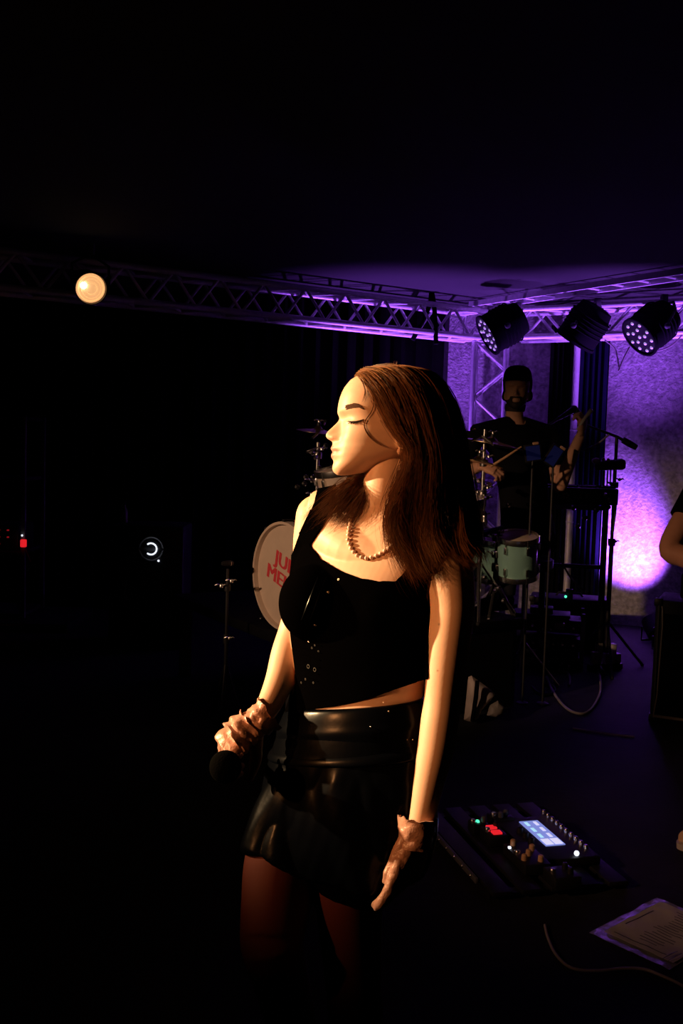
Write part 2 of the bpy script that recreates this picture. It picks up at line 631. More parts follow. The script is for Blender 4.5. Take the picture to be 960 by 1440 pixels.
def head_shape(fem=1.0):
    rows = np.unique(np.concatenate([np.linspace(524, 530, 12), np.linspace(530, 584, 34), np.linspace(584, 672, 120), np.linspace(672, 678, 12)]))
    t1 = np.linspace(0, PI / 2, 46) ** 1.15
    t1 = t1 / t1[-1] * PI / 2
    tt = np.concatenate([-t1[::-1][:-1], t1, np.linspace(PI / 2, 1.5 * PI, 38)[1:-1]])
    n = len(tt)
    V = []
    for y in rows:
        a, p, w_, b = (np.interp(y, _Y, c) for c in (H_A, H_P, H_W, H_B))
        c, s_ = np.cos(tt), np.sin(tt)
        e = 2 / 2.3
        lat = w_ * np.sign(s_) * np.abs(s_) ** e
        x = np.where(c > 0, a, b) * np.sign(c) * np.abs(c) ** e
        al = np.abs(lat)
        fr = np.clip(c * 3.0, 0, 1)
        f0 = p - a
        sg_n = np.interp(y, [584, 590, 600, 610, 617, 624], [7, 5.2, 6.0, 8.2, 10.0, 9.0])
        nose = np.exp(-(al / sg_n) ** 2.2)
        mouth = np.exp(-(al / 14.0) ** 3.0)
        chin = np.exp(-(al / 19.0) ** 2)
        wn = np.interp(y, [570, 586, 622, 625], [0, 1, 1, 0])
        wm = np.interp(y, [622, 625, 646, 651], [0, 1, 1, 0])
        wc = np.interp(y, [646, 651], [0, 1])
        wt = np.interp(y, [570, 586], [1, 0])
        sh = wn * nose + wm * mouth + wc * chin + wt * np.exp(-(al / 24.0) ** 2)
        x = x + f0 * sh * fr
        g = lambda ly, py, sy, sz: np.exp(-((al - ly) / sy) ** 2 - ((y - py) / sz) ** 2)
        x = x + fr * (-6.5 * g(20, 591, 11, 7) + 4.6 * g(22, 595.5, 9, 5) + 2.3 * g(18, 580, 13, 4.5) + 3.2 * g(31, 613, 12, 11)
                      + 4.6 * g(9.5, 616, 3.6, 4.2) - 3.0 * g(6.5, 620.5, 2.6, 1.6) - 1.6 * g(17, 636, 3.0, 2.2) + 1.5 * g(24, 642, 8, 10))
        y2 = y + np.zeros(n)
        k = 0.31 * np.interp(y, [628, 668], [0, 1]) ** 1.3
        y2 = y2 - k * np.clip(70 - x, 0, 86)
        V.append(np.stack([x, lat, -(y2 - 600)], 1))
    nr = len(rows)
    V = np.concatenate(V) * HS
    mb = MB()
    fs = []
    for i in range(nr - 1):
        for j in range(n):
            fs.append([i * n + j, i * n + (j + 1) % n, (i + 1) * n + (j + 1) % n, (i + 1) * n + j])
    fs.append(list(range(n)))
    fs.append([(nr - 1) * n + j for j in range(n)])
    mb.add([tuple(p) for p in V], fs)
    for sd in (-1, 1):                                            # ears
        base = Vector((-15 * HS, sd * 47.5 * HS, -25 * HS))
        R = Matrix.Rotation(sd * math.radians(-24), 3, 'Z') @ Matrix.Rotation(math.radians(-10), 3, 'Y')
        mb.ball(base + Vector((-0.003, sd * 0.003, 0)), 1.0, 14, 10, (0.012, 0.0045, 0.020), R)
        pts = []
        for i in range(15):
            a = math.radians(-60 + 265 * i / 14)
            pts.append(base + R @ Vector((-0.001 - 0.0125 * math.sin(a + 0.3) if False else 0.012 * math.cos(a + 0.55) * -1, sd * 0.004,
                                          0.0195 * math.sin(a + 0.1) + 0.001)))
        mb.path(pts, [0.0024 + 0.0008 * math.sin(PI * i / 14) for i in range(15)], 8)
        mb.ball(base + R @ Vector((0.003, sd * 0.002, -0.019)), 0.0062, 10, 8, (1, 0.6, 1.2))
    return mb


def placed(mb, M):
    mb.v = [M @ v for v in mb.v]
    return mb


# her head looks to the photograph's left, turned a touch towards the lens
HO = S(545, 600, 0.0)
hf = (-RIGHT).normalized()
hu = UPV.normalized()
hl = hu.cross(hf).normalized()                 # her left = towards the lens
yawh = Matrix.Rotation(math.radians(4), 3, hu)
hf2, hl2 = yawh @ hf, yawh @ hl
if hf2.dot(-FWD) < 0:
    yawh = Matrix.Rotation(math.radians(-4), 3, hu)
    hf2, hl2 = yawh @ hf, yawh @ hl
HM3 = Matrix((hf2, hl2, hu)).transposed()
HM = Matrix.Translation(HO) @ HM3.to_4x4()

singer = thing('person', 'woman with long auburn hair in black corset top and leather skirt, head turned in profile', 'person',
               (S(490, 900).x, S(490, 900).y, 0.0))

body = placed(head_shape(), HM)


def sec(px, py, dd, half_px, depth_m, yaw=37, tilt=0.0):
    """torso ring: half_px is the half width seen in the photograph"""
    a = math.radians(yaw)
    b = depth_m
    hm = half_px / FPX * (SD + dd)
    A = math.sqrt(max(1e-6, hm * hm - (b * math.sin(a)) ** 2)) / math.cos(a)
    U = Vector((math.cos(a), -math.sin(a), tilt)) * A
    Vv = Vector((math.sin(a), math.cos(a), 0)) * b
    return (S(px, py, dd), U, Vv)


# torso
body.sloft([sec(533, 706, 0.0, 34, 0.040), sec(534, 728, 0.0, 62, 0.055), sec(532, 748, 0.0, 88, 0.070), sec(526, 775, 0.0, 98, 0.082), sec(514, 810, 0.0, 99, 0.092),
           sec(506, 850, 0.0, 97, 0.097), sec(504, 890, 0.0, 95, 0.093), sec(502, 930, 0.0, 93, 0.088), sec(500, 965, 0.0, 90, 0.085),
           sec(500, 985, 0.0, 90, 0.086), sec(498, 1030, 0.0, 100, 0.098), sec(494, 1080, 0.0, 108, 0.104), sec(488, 1130, 0.0, 109, 0.104),
           sec(482, 1175, 0.0, 108, 0.100), sec(480, 1205, 0.0, 70, 0.06)], 72, 2.15)
# bust
fwd_t = Vector((-math.sin(math.radians(37)), -math.cos(math.radians(37)), 0))
body.ball(S(440, 848, -0.025), 0.066, 28, 20, (1.0, 1.0, 1.12))
body.ball(S(540, 856, -0.055), 0.074, 28, 20, (1.0, 1.0, 1.12))
# neck with its two cords, collar bones
body.spath([S(534, 770, 0.005), S(536, 740, 0.003), S(539, 710, 0.0), S(543, 680, 0.0), S(550, 645, 0.004), S(556, 620, 0.006)],
          [0.058, 0.054, 0.0475, 0.0465, 0.049, 0.05], 28)
body.spath([S(566, 648, -0.038), S(556, 690, -0.041), S(541, 722, -0.050), S(526, 745, -0.056)], [0.009, 0.009, 0.007, 0.004], 12)
body.spath([S(522, 668, 0.035), S(517, 700, -0.015), S(514, 726, -0.034), S(512, 742, -0.036)], [0.010, 0.0085, 0.007, 0.004], 12)
body.spath([S(524, 754, -0.060), S(548, 754, -0.084), S(580, 752, -0.105), S(622, 758, -0.108)], [0.0065, 0.0075, 0.009, 0.012], 10)
body.spath([S(508, 752, -0.044), S(490, 742, -0.03), S(468, 724, 0.02), S(444, 708, 0.075)], [0.006, 0.0075, 0.009, 0.012], 10)
# trapezius to both shoulders
body.spath([S(548, 690, 0.02), S(585, 732, -0.025), S(625, 770, -0.075)], [0.045, 0.045, 0.042], 20)
body.spath([S(532, 690, 0.03), S(490, 708, 0.05), S(448, 716, 0.092)], [0.042, 0.042, 0.040], 20)
# upper chest fill between shoulders
body.spath([S(448, 738, 0.075), S(500, 775, -0.005), S(560, 795, -0.05), S(618, 806, -0.085)], [0.048, 0.062, 0.062, 0.05], 24)

ARM_L = [(S(630, 797, -0.100), 0.047), (S(634, 825, -0.108), 0.0455), (S(636, 858, -0.115), 0.0425), (S(631, 905, -0.122), 0.0405), (S(626, 950, -0.126), 0.0375),
         (S(622, 985, -0.130), 0.0355), (S(618, 1015, -0.136), 0.0360), (S(612, 1055, -0.145), 0.0345), (S(604, 1095, -0.155), 0.0300),
         (S(596, 1135, -0.165), 0.0250), (S(590, 1165, -0.172), 0.0228), (S(586, 1180, -0.176), 0.0235)]
ARM_R = [(S(446, 726, 0.100), 0.046), (S(440, 760, 0.100), 0.0425), (S(437, 800, 0.100), 0.040), (S(426, 850, 0.096), 0.038), (S(414, 888, 0.085), 0.0345),
         (S(404, 920, 0.062), 0.0345), (S(394, 955, 0.030), 0.031), (S(381, 985, 0.000), 0.0260), (S(368, 1008, -0.028), 0.0222), (S(360, 1020, -0.04), 0.0225)]
for arm in (ARM_L, ARM_R):
    body.ball(arm[0][0], arm[0][1] * 1.0, 18, 12)
    body.spath([p for p, r in arm], [r for p, r in arm], 26)
# legs: the standing left leg and the right leg with the knee bent and the shin swung back
f_l = atz(503, 1690, 0.0)
LEG_L = [(S(520, 1120, -0.02), 0.085), (S(505, 1190, -0.02), 0.080), (S(491, 1250, -0.02), 0.068), (S(494, 1330, -0.02), 0.058), (S(497, 1390, -0.025), 0.053),
         (S(500, 1430, -0.02), 0.052), (S(502, 1500, 0.0), 0.052), (S(503, 1580, 0.03), 0.040), (S(503, 1650, 0.05), 0.034)]
LEG_R = [(S(445, 1100, 0.03), 0.085), (S(418, 1160, 0.02), 0.082), (S(397, 1215, 0.0), 0.075), (S(388, 1270, -0.03), 0.067), (S(382, 1320, -0.06), 0.060),
         (S(384, 1338, -0.06), 0.056), (S(397, 1385, 0.06), 0.054), (S(412, 1450, 0.25), 0.050), (S(424, 1520, 0.45), 0.038), (S(430, 1548, 0.54), 0.034)]
for leg in (LEG_L, LEG_R):
    body.spath([p for p, r in leg], [r for p, r in leg], 26)

bme = remesh(body, 'body', 0.0021, 7, 0.5)
BV = verts_np(bme)
BN = norms_np(bme)
bpx, bpy_, bdp = proj_np(BV)
# head-local coordinates of every vertex
HL = (BV - np.array(HO)) @ np.array(HM3)
hx, hy_, hz_ = HL[:, 0] / HS, HL[:, 1] / HS, 600 - HL[:, 2] / HS      # px forward, px to her left, px row
tint = np.tile(np.array([0.74, 0.47, 0.335]), (len(BV), 1))
lipw = np.interp(hz_, [626.5, 630, 635.5, 641, 646.5], [7, 13, 17.5, 13, 6]) - np.abs(hy_)
lip = np.clip(lipw / 2.5, 0, 1) * (hx > 60) * np.clip((hz_ - 626.3) / 1.5, 0, 1) * np.clip((646.8 - hz_) / 1.5, 0, 1)
tint += lip[:, None] * (np.array([0.60, 0.24, 0.19]) - tint)
for mx_, my_ in ((617, 878), (615, 943)):                            # two small moles on the upper arm
    q = np.exp(-((bpx - mx_) ** 2 + (bpy_ - my_) ** 2) / 1.6) * (BN @ np.array(FWD) < 0)
    tint += (0.8 * q)[:, None] * (np.array([0.12, 0.04, 0.02]) - tint)
set_tint(bme, tint)
bvh = BVHTree.FromPolygons([Vector(p) for p in BV], [list(p.vertices) for p in bme.polygons])


def cast(px, py, bv=None, off=0.0):
    d = (at(px, py, 1.0) - CAM).normalized()
    h, n, i, dist = (bv or bvh).ray_cast(CAM + d * 0.8, d)
    return (h + n * off if n.dot(d) < 0 else h - n * off) if h else None


def cast_side(px, py, sd, off=0.0):
    """point of the face at profile position px, row py, on her left (sd = 1) or right (-1) side"""
    o = HM @ Vector(((545 - px) * HS, sd * 0.2, (600 - py) * HS))
    d = hl2 * -sd
    h, n, i, dist = bvh.ray_cast(o, d)
    return (h - d * 0 + n * (off if n.dot(d) < 0 else -off)) if h else None


# ---- garments taken from the body
def arm_dist(V, arm):
    best = np.full(len(V), 9.0)
    for (p, r), (q, r2) in zip(arm[:-1], arm[1:]):
        p, q = np.array(p), np.array(q)
        t = np.clip(((V - p) @ (q - p)) / ((q - p) @ (q - p)), 0, 1)
        d = np.linalg.norm(V - (p + t[:, None] * (q - p)), axis=1) / (r + (r2 - r) * t)
        best = np.minimum(best, d)
    return best


TOP = [(450, 676), (474, 678), (468, 712), (454, 742), (438, 766), (452, 786), (478, 802), (508, 813), (535, 817), (556, 817), (566, 806), (580, 786), (596, 764),
       (612, 744), (640, 744), (636, 772), (624, 786), (612, 804), (607, 838), (607, 955), (590, 957), (560, 968), (530, 979), (500, 987), (470, 994), (440, 998),
       (404, 1003), (380, 1003), (380, 940), (380, 840), (392, 827), (396, 812), (404, 797), (413, 778), (422, 751), (431, 731), (443, 707)]
mask = in_poly(bpx, bpy_, TOP)
mask &= ~((arm_dist(BV, ARM_L[1:]) < 1.16) & (bpx > 603))
mask &= ~((arm_dist(BV, ARM_R[2:]) < 1.25) & (bpy_ > 815) & (bdp > SD + 0.035))
mask &= ~((arm_dist(BV, ARM_R[3:]) < 1.35) & (bpy_ > 866))
tme = sub_shell(bme, mask, 0.0045, 'corset_top', smooth=60)
tV = [v.co.copy() for v in tme.vertices]
tbvh = BVHTree.FromPolygons(tV, [list(p.vertices) for p in tme.polygons])
tbase = singer.matrix_world.translation
shift(tme, tbase)
top = finish('corset_top', tme, 'velvet', singer)
sm = top.modifiers.new('thick', 'SOLIDIFY')
sm.thickness = 0.003
top['label'] = 'black velvet corset top with wide straps'


def cast_top(px, py, off=0.001):
    d = (at(px, py, 1.0) - CAM).normalized()
    h, n, i, dist = tbvh.ray_cast(CAM + d * 0.8, d)
    if not h:
        return None, None
    n = n if n.dot(d) < 0 else -n
    return h + n * off, n


for ex, ey in ((434, 937), (443, 941.5), (430, 955), (441, 960), (434, 902), (443, 907), (439, 911), (448, 916), (443, 879), (424, 960), (461, 833), (476, 815)):
    p, n = cast_top(ex, ey, 0.001)
    if p:
        MB().ring(p, n, 0.0036 if ey in (937, 941.5) else 0.0018, 0.0009 if ey in (937, 941.5) else 0.0006, 14, 6).build('eyelet', 'chrome', top)
# shiny lacing panel down the front
for k in range(6):
    q = [cast_top(424 + k + (28 - 2 * k) * t, 900 + 10 * k + 8 * t, 0.0015)[0] for t in (0, 0.5, 1)]
    if all(q):
        MB().path(q, 0.0008, 6).build('lace', 'velvet', top)
for x0, x1 in ((447, 424), (458, 436)):
    q = [cast_top(x0 + (x1 - x0) * t, 812 + 60 * t, 0.001)[0] for t in np.linspace(0, 1, 9)]
    q = [a for a in q if a]
    if len(q) > 3:
        MB().path(q, [0.0008 + 0.0008 * math.sin(PI * i / (len(q) - 1)) for i in range(len(q))], 8).build('boning', 'leather', top)

# the body itself goes in now
shift(bme, tbase)
bo = finish('body', bme, 'skin', singer)

# tights over both legs
tg = MB()
for leg in (LEG_L, LEG_R):
    tg.spath([p for p, r in leg], [r + 0.0035 for p, r in leg], 28)
tgm = remesh(tg, 'tights', 0.004, 4)
shift(tgm, tbase)
tt_ = finish('tights', tgm, 'tights', singer)
tt_['label'] = 'sheer dark tights'
# boots
for leg, ft in ((LEG_L, atz(503, 1690, 0.0)), (LEG_R, None)):
    ank, r = leg[-1]
    b = MB()
    if ft is not None:
        g = Vector((ank.x, ank.y, 0))
        dirn = Vector((-0.6, -0.8, 0)).normalized()
        b.path([leg[-2][0], ank + Vector((0, 0, 0.03)), Vector((ank.x, ank.y, 0.07))], [0.046, 0.042, 0.044], 18)
        b.path([g + Vector((0, 0, 0.055)) - dirn * 0.03, g + dirn * 0.06 + Vector((0, 0, 0.045)), g + dirn * 0.15 + Vector((0, 0, 0.032)),
                g + dirn * 0.19 + Vector((0, 0, 0.030))], [0.045, 0.043, 0.034, 0.024], 16)
        b.tube(g - dirn * 0.03, g - dirn * 0.03 + Vector((0, 0, 0.06)), 0.03, 0.036, 14)
    else:
        sh = (leg[-1][0] - leg[-3][0]).normalized()
        b.path([leg[-2][0], ank, ank + sh * 0.06], [0.045, 0.042, 0.045], 18)
        toe = Vector((ank.x - 0.06, ank.y - 0.02, 0.032))
        b.path([ank + sh * 0.05, (ank + sh * 0.05) * 0.45 + toe * 0.55, toe, toe + Vector((-0.05, -0.06, 0))], [0.046, 0.042, 0.034, 0.026], 16)
    bm_ = remesh(b, 'boot', 0.004, 3)
    shift(bm_, tbase)
    finish('boot', bm_, 'leather', singer)

# ---- leather skirt: folded panels, waistband and belt roll
sk = MB()
rows = [(986, 498, 91, .092), (1000, 496, 98, .099), (1030, 494, 107, .108), (1062, 492, 115, .115), (1100, 489, 122, .123), (1140, 485, 124, .128),
        (1180, 481, 121, .127), (1208, 480, 114, .118)]
sk.sloft([sec(cx, py, 0.0, hw, dm, tilt=np.interp(py, [985, 1212], [0.20, 0.02])) for py, cx, hw, dm in rows], 72)
for leg, end in ((LEG_L, 3), (LEG_R, 3)):
    sk.spath([p for p, r in leg[:end]], [r + 0.013 for p, r in leg[:end]], 40)
sme_ = remesh(sk, 'skirt', 0.004, 3)
SVt, SNt = verts_np(sme_), norms_np(sme_)
spx, spy, _ = proj_np(SVt)
ramp = np.interp(spy, [1064, 1100, 1212], [0, 0.7, 1.0])
for i in range(len(SVt)):
    if ramp[i] > 0:
        q = Vector(SVt[i])
        n1 = noise.noise(Vector((q.x * 11 + q.z * 4, q.y * 11, q.z * 2.5)))
        n2 = noise.noise(Vector((q.x * 45 - q.z * 14, q.y * 45, q.z * 9)))
        SVt[i] += SNt[i] * ramp[i] * (0.022 * (abs(n1) - 0.15) + 0.002 * n2)
set_verts(sme_, SVt)
shift(sme_, tbase)
skirt = finish('skirt', sme_, 'leather', singer)
skirt['label'] = 'glossy black leather skirt'
wb = MB()
prof = [(986, 0.99), (988, 1.025), (996, 1.035), (1008, 1.045), (1017, 1.06), (1026, 1.045), (1038, 1.02), (1046, 1.03), (1051, 1.06), (1056, 1.07), (1060, 1.06), (1064, 1.0)]
secs = []
for py, k in prof:
    hw = np.interp(py, [984, 1000, 1030, 1062], [92, 98, 104, 111])
    dm = np.interp(py, [984, 1000, 1030, 1062], [.093, .098, .102, .108])
    C, U, V_ = sec(np.interp(py, [984, 1062], [498, 490]), py, 0.0, hw, dm, tilt=0.2)
    secs.append((C, U * k, V_ * k))
wb.sloft(secs, 96)
band = wb.build('waistband', 'leather', skirt)
band['label'] = 'wide shiny waistband with rolled belt'
# studs
for x, y in ((539, 988), (546, 1000), (521, 1022), (565, 1031), (549, 1046), (553, 1047), (572, 1040), (580, 1040)):
    MB().ball(S(x, y, -0.133), 0.0014, 8, 6).build('stud', 'chrome', skirt)

# ---- necklace of pearls
neck = [(508, 690), (504, 702), (499, 715), (494, 730), (491, 745), (490, 760), (495, 774), (504, 782), (514, 785.5), (526, 784), (538, 778), (549, 770), (559, 761), (568, 750), (576, 738)]
fine = []
for (a, b) in zip(neck[:-1], neck[1:]):
    for t in np.linspace(0, 1, 12, endpoint=False):
        fine.append((a[0] + (b[0] - a[0]) * t, a[1] + (b[1] - a[1]) * t))
pts = [cast(x, y, bvh, 0.0035) for x, y in fine]
pts = [p for p in pts if p and abs((p - CAM).dot(FWD) - SD) < 0.2]
P_ = np.array([list(p) for p in pts])
dpt = (P_ - np.array(CAM)) @ np.array(FWD)
for _ in range(60):
    dpt[1:-1] = np.minimum(dpt[1:-1], 0.5 * (dpt[:-2] + dpt[2:])) * 0.5 + 0.25 * (dpt[:-2] + dpt[2:])
pts = [CAM + (p - CAM) * (dn / (p - CAM).dot(FWD)) for p, dn in zip(pts, dpt)]
nk = MB().path(pts[::4], 0.0008, 6).build('necklace', 'pearl', singer)
nk['label'] = 'string of pink pearls'
beadm = MB().ball((0, 0, 0), 0.0043, 12, 8).mesh('bead')
beadm.materials.append(MATS['pearl'])
beadm.polygons.foreach_set('use_smooth', [True] * len(beadm.polygons))
last = None
for p in pts:
    if last is None or (p - last).length > 0.0094:
        o = bpy.data.objects.new('bead', beadm)
        COL.objects.link(o)
        o.parent = nk
        o.location = p - tbase
        last = p

# ---- brows, lash lines, ear stud
for sd in (1, -1):
    br = MB()
    for k in range(220):
        t = random.random()
        cx = 483 + 21.5 * t
        cy = np.interp(t, [0, 0.55, 0.8, 1], [577, 574, 575, 578.5]) + random.uniform(-1, 1) * np.interp(t, [0, 0.5, 1], [3.0, 2.8, 0.8])
        p = cast_side(cx, cy, sd, 0.0006)
        q = cast_side(cx + 4.0, cy - 1.2 + 3.2 * t + random.uniform(-.6, .6), sd, 0.0009)
        if p and q and (p - q).length < 0.02:
            br.path([p, (p + q) / 2, q], [0.0005, 0.0005, 0.0001], 4)
    if br.v:
        br.build('eyebrow', 'brow', singer)
    ls = MB()
    line = [cast_side(487 + 20 * t, 594.6 + 2.6 * math.sin(PI * (0.1 + t * 0.8)) - 1.8 * t, sd, 0.0003) for t in np.linspace(0, 1, 14)]
    line = [p for p in line if p]
    if len(line) > 4:
        ls.path(line, [0.0006 + 0.0011 * math.sin(PI * min(1, i / len(line) * 1.0 + 0.12)) for i in range(len(line))], 6)
        for p in line[2:]:
            for q in range(3):
                e = p + hf2 * random.uniform(0.003, 0.006) - hu * random.uniform(0.003, 0.006) + hl2 * sd * random.uniform(0.0, 0.005)
                ls.path([p, (p + e) / 2 - hu * 0.0006, e], [0.00045, 0.0004, 0.0001], 4)
        ls.build('eyelashes', 'lash', singer)
    ep = cast_side(566, 636, sd, 0.001)
    ep2 = cast_side(565, 627, sd, 0.001)
    if ep:
        MB().ball(ep, 0.0022, 10, 8).build('ear_stud', 'chrome', singer)
    if ep2:
        MB().ring(ep2, hf2, 0.004, 0.0007, 14, 6).build('ear_ring', 'chrome', singer)


# ---- gloved hands
def hand(mb, wrist, d, n, side, curls, splay=1.0, thumb=(0.5, 0.35, 0.2), sc=1.0, fat=1.0):
    """wrist point, finger direction d, back-of-hand normal n, side +1 right hand / -1 left; curls: 4 x (a1,a2,a3) degrees"""
    d = Vector(d).normalized()
    n = Vector(n)
    n = (n - d * n.dot(d)).normalized()
    s = n.cross(d) * side
    w = Vector(wrist)
    mb.loft([(w, s * .025 * sc, n * .019 * sc), (w + d * .02 * sc, s * .028 * sc, n * .019 * sc), (w + d * .05 * sc, s * .037 * sc, n * .0185 * sc),
             (w + d * .08 * sc, s * .040 * sc, n * .016 * sc), (w + d * .096 * sc, s * .037 * sc, n * .011 * sc)], 24, 2.3)
    L = [(.030, .044, .026, .022), (.010, .049, .030, .024), (-.011, .045, .028, .023), (-.029, .035, .021, .020)]
    tips = []
    for (off, l1, l2, l3), cu in zip(L, curls):
        p = w + d * (.090 - abs(off - .008) * .25) * sc + s * off * sc - n * .001
        dd = (d + s * (off - 0.0) * 3.0 * splay).normalized()
        pts, rad = [p - dd * .02 * sc, p], [.0095 * fat * sc, .0102 * fat * sc]
        ang = 0
        for l, c in zip((l1, l2, l3), cu):
            ang += math.radians(c)
            q = dd * math.cos(ang) - n * math.sin(ang)
            pts += [pts[-1] + q * l * sc * 0.5, pts[-1] + q * l * sc]
            rad += [rad[-1] * 0.94, rad[-1] * 0.95]
        rad[-1] *= 0.7
        mb.path(pts, rad, 12)
        mb.ball(pts[-1], rad[-1] * 1.02, 10, 8)
        tips.append(pts[-1])
    a, b_, c = thumb
    t0 = w + d * .022 * sc + s * .022 * sc - n * .006 * sc
    td = (d * (1 - a) + s * a - n * b_).normalized()
    t1 = t0 + td * .040 * sc
    t2 = t1 + (td + d * 0.5 - n * c).normalized() * .032 * sc
    t3 = t2 + (td * .6 + d * 0.8 - n * c * 1.6).normalized() * .026 * sc
    mb.path([t0, (t0 + t1) / 2, t1, (t1 + t2) / 2, t2, (t2 + t3) / 2, t3], [.016 * sc, .0155 * sc, .0125 * sc, .0112 * sc, .0108 * sc, .0095 * sc, .006 * sc], 12)
    mb.ball(t3, .0065 * sc, 10, 8)
    return tips


def cuff(mb, p0, p1, r0, r1, ruf, seed):
    """flared, rucked glove cuff from p0 (on the hand) to p1 (up the arm): a thick-walled tube"""
    ax = (Vector(p1) - Vector(p0))
    a, u, v = frame(ax)
    rows_, n = 16, 44
    b = len(mb.v)
    for i in list(range(rows_)) + list(range(rows_ - 1, -1, -1)):
        inner = len(mb.v) - b >= rows_ * n
        t = i / (rows_ - 1)
        for j in range(n):
            an = 2 * PI * j / n
            e = u * math.cos(an) + v * math.sin(an)
            nz = noise.noise(Vector((math.cos(an) * 1.6 + seed, math.sin(an) * 1.6, t * 4.0)))
            r = r0 + (r1 - r0) * t + ruf * nz * (0.4 + t) + ruf * 0.5 * math.sin(t * 13 + nz * 4) * (1 - t * 0.5)
            if inner:
                r -= 0.0022
            edge = 0.010 * noise.noise(Vector((math.cos(an) * 2.2, math.sin(an) * 2.2, seed * 3))) * (t > 0.95)
            mb.v.append(Vector(p0) + ax * t + a * edge + e * r)
    R2 = rows_ * 2
    for i in range(R2 - 1):
        for j in range(n):
            mb.f.append([b + i * n + j, b + i * n + (j + 1) % n, b + (i + 1) * n + (j + 1) % n, b + (i + 1) * n + j])


def wrinkle(me, amp, scale, seed):
    V, N = verts_np(me), norms_np(me)
    for i in range(len(V)):
        p = Vector(V[i]) * scale + Vector((seed, seed * 2, 0))
        r = 1 - abs(noise.noise(p)) * 2
        r2 = 1 - abs(noise.noise(p * 2.1)) * 2
        V[i] += N[i] * amp * (r * 0.8 + r2 * 0.4 - 0.5)
    set_verts(me, V)


# her left hand hanging by the thigh
wl = S(590, 1166, -0.172)
gl = MB()
dl = (S(560, 1268, -0.185) - wl).normalized()
hand(gl, wl, dl, (0.62, -0.78, -0.05), -1, [(6, 12, 10), (14, 22, 14), (24, 28, 18), (32, 34, 20)], 0.1, (0.10, 0.22, 0.0), 0.92, 1.22)
gm = remesh(gl, 'glove', 0.0020, 3)
wrinkle(gm, 0.0016, 22, 3.0)
shift(gm, tbase)
g1 = finish('glove', gm, 'satin', singer)
g1['label'] = 'pink satin glove on hanging hand'
cf = MB()
cuff(cf, wl + dl * 0.035, wl - dl * 0.022 + Vector((-0.010, 0, 0)), 0.031, 0.036, 0.003, 1.3)
cf.build('cuff', 'satin', g1)

# her right hand holding the microphone low
wr = S(364, 1014, -0.035)
gr = MB()
dr = (S(312, 1052, -0.055) - wr).normalized()
nr_ = Vector((-0.40, -0.62, 0.66))
hand(gr, wr, dr, nr_, 1, [(42, 62, 40), (52, 66, 42), (58, 68, 42), (62, 66, 42)], 0.3, (0.45, 0.75, 0.4), 0.93)
gm = remesh(gr, 'glove', 0.0020, 3)
wrinkle(gm, 0.0030, 26, 9.0)
shift(gm, tbase)
g2 = finish('glove', gm, 'satin', singer)
g2['label'] = 'pink satin glove closed around microphone'
cf = MB()
cuff(cf, wr + dr * 0.030, wr - dr * 0.026, 0.031, 0.033, 0.0065, 5.1)
cf.build('cuff', 'satin', g2)
cf = MB()
cuff(cf, wr + dr * 0.062, wr + dr * 0.018, 0.036, 0.037, 0.006, 7.7)
cf.build('cuff', 'satin', g2)

# microphone in that hand
nrm = (nr_ - dr * nr_.dot(dr)).normalized()
fist = wr + dr * 0.098 - nrm * 0.034
axm = Vector((-0.10, -0.72, -0.68)).normalized()
hp = S(317, 1079, -0.115)
axm = (hp - fist).normalized()
mic = thing('microphone', 'black handheld microphone gripped in satin-gloved hand', 'microphone', (fist.x, fist.y, fist.z - 0.05))
MB().lathe([(0.010, -0.115), (0.0115, -0.11), (0.0125, -0.04), (0.0150, 0.0), (0.0175, 0.03), (0.019, 0.045)], fist, axm, 24).build('handle', 'black_matte', mic)
bl = MB().lathe([(0.019, 0.0), (0.0255, 0.004), (0.0255, 0.010), (0.028, 0.016), (0.031, 0.028), (0.031, 0.040), (0.027, 0.053), (0.016, 0.061), (0.004, 0.064)],
                fist + axm * 0.042, axm, 32).build('windscreen', 'foam', mic)

# ---- hair
HC = np.array([0.160, 0.062, 0.024])
hv, hfc, hcol = [], [], []


cr = catmull


def strand(pts, r0, col, n=3):
    k = len(pts)
    tan = np.gradient(pts, axis=0)
    tan /= np.linalg.norm(tan, axis=1)[:, None] + 1e-9
    u = np.cross(tan, np.array([0.3, 0.9, 0.2]))
    u /= np.linalg.norm(u, axis=1)[:, None] + 1e-9
    v = np.cross(tan, u)
    rr = r0 * np.interp(np.linspace(0, 1, k), [0, 0.1, 0.75, 1], [0.7, 1, 0.9, 0.1])
    b = sum(len(x) for x in hv)
    ring = []
    for j in range(n):
        a = 2 * PI * j / n
        ring.append(pts + (u * math.cos(a) + v * math.sin(a)) * rr[:, None])
    ring = np.stack(ring, 1).reshape(-1, 3)
    hv.append(ring)
    idx = np.arange(k - 1)[:, None] * n + np.arange(n)[None, :]
    jn = (np.arange(n) + 1) % n
    f = np.stack([b + idx, b + np.arange(k - 1)[:, None] * n + jn[None, :], b + (np.arange(k - 1)[:, None] + 1) * n + jn[None, :], b + idx + n], -1).reshape(-1, 4)
    hfc.append(f)
    hcol.append(np.tile(col, (len(ring), 1)))


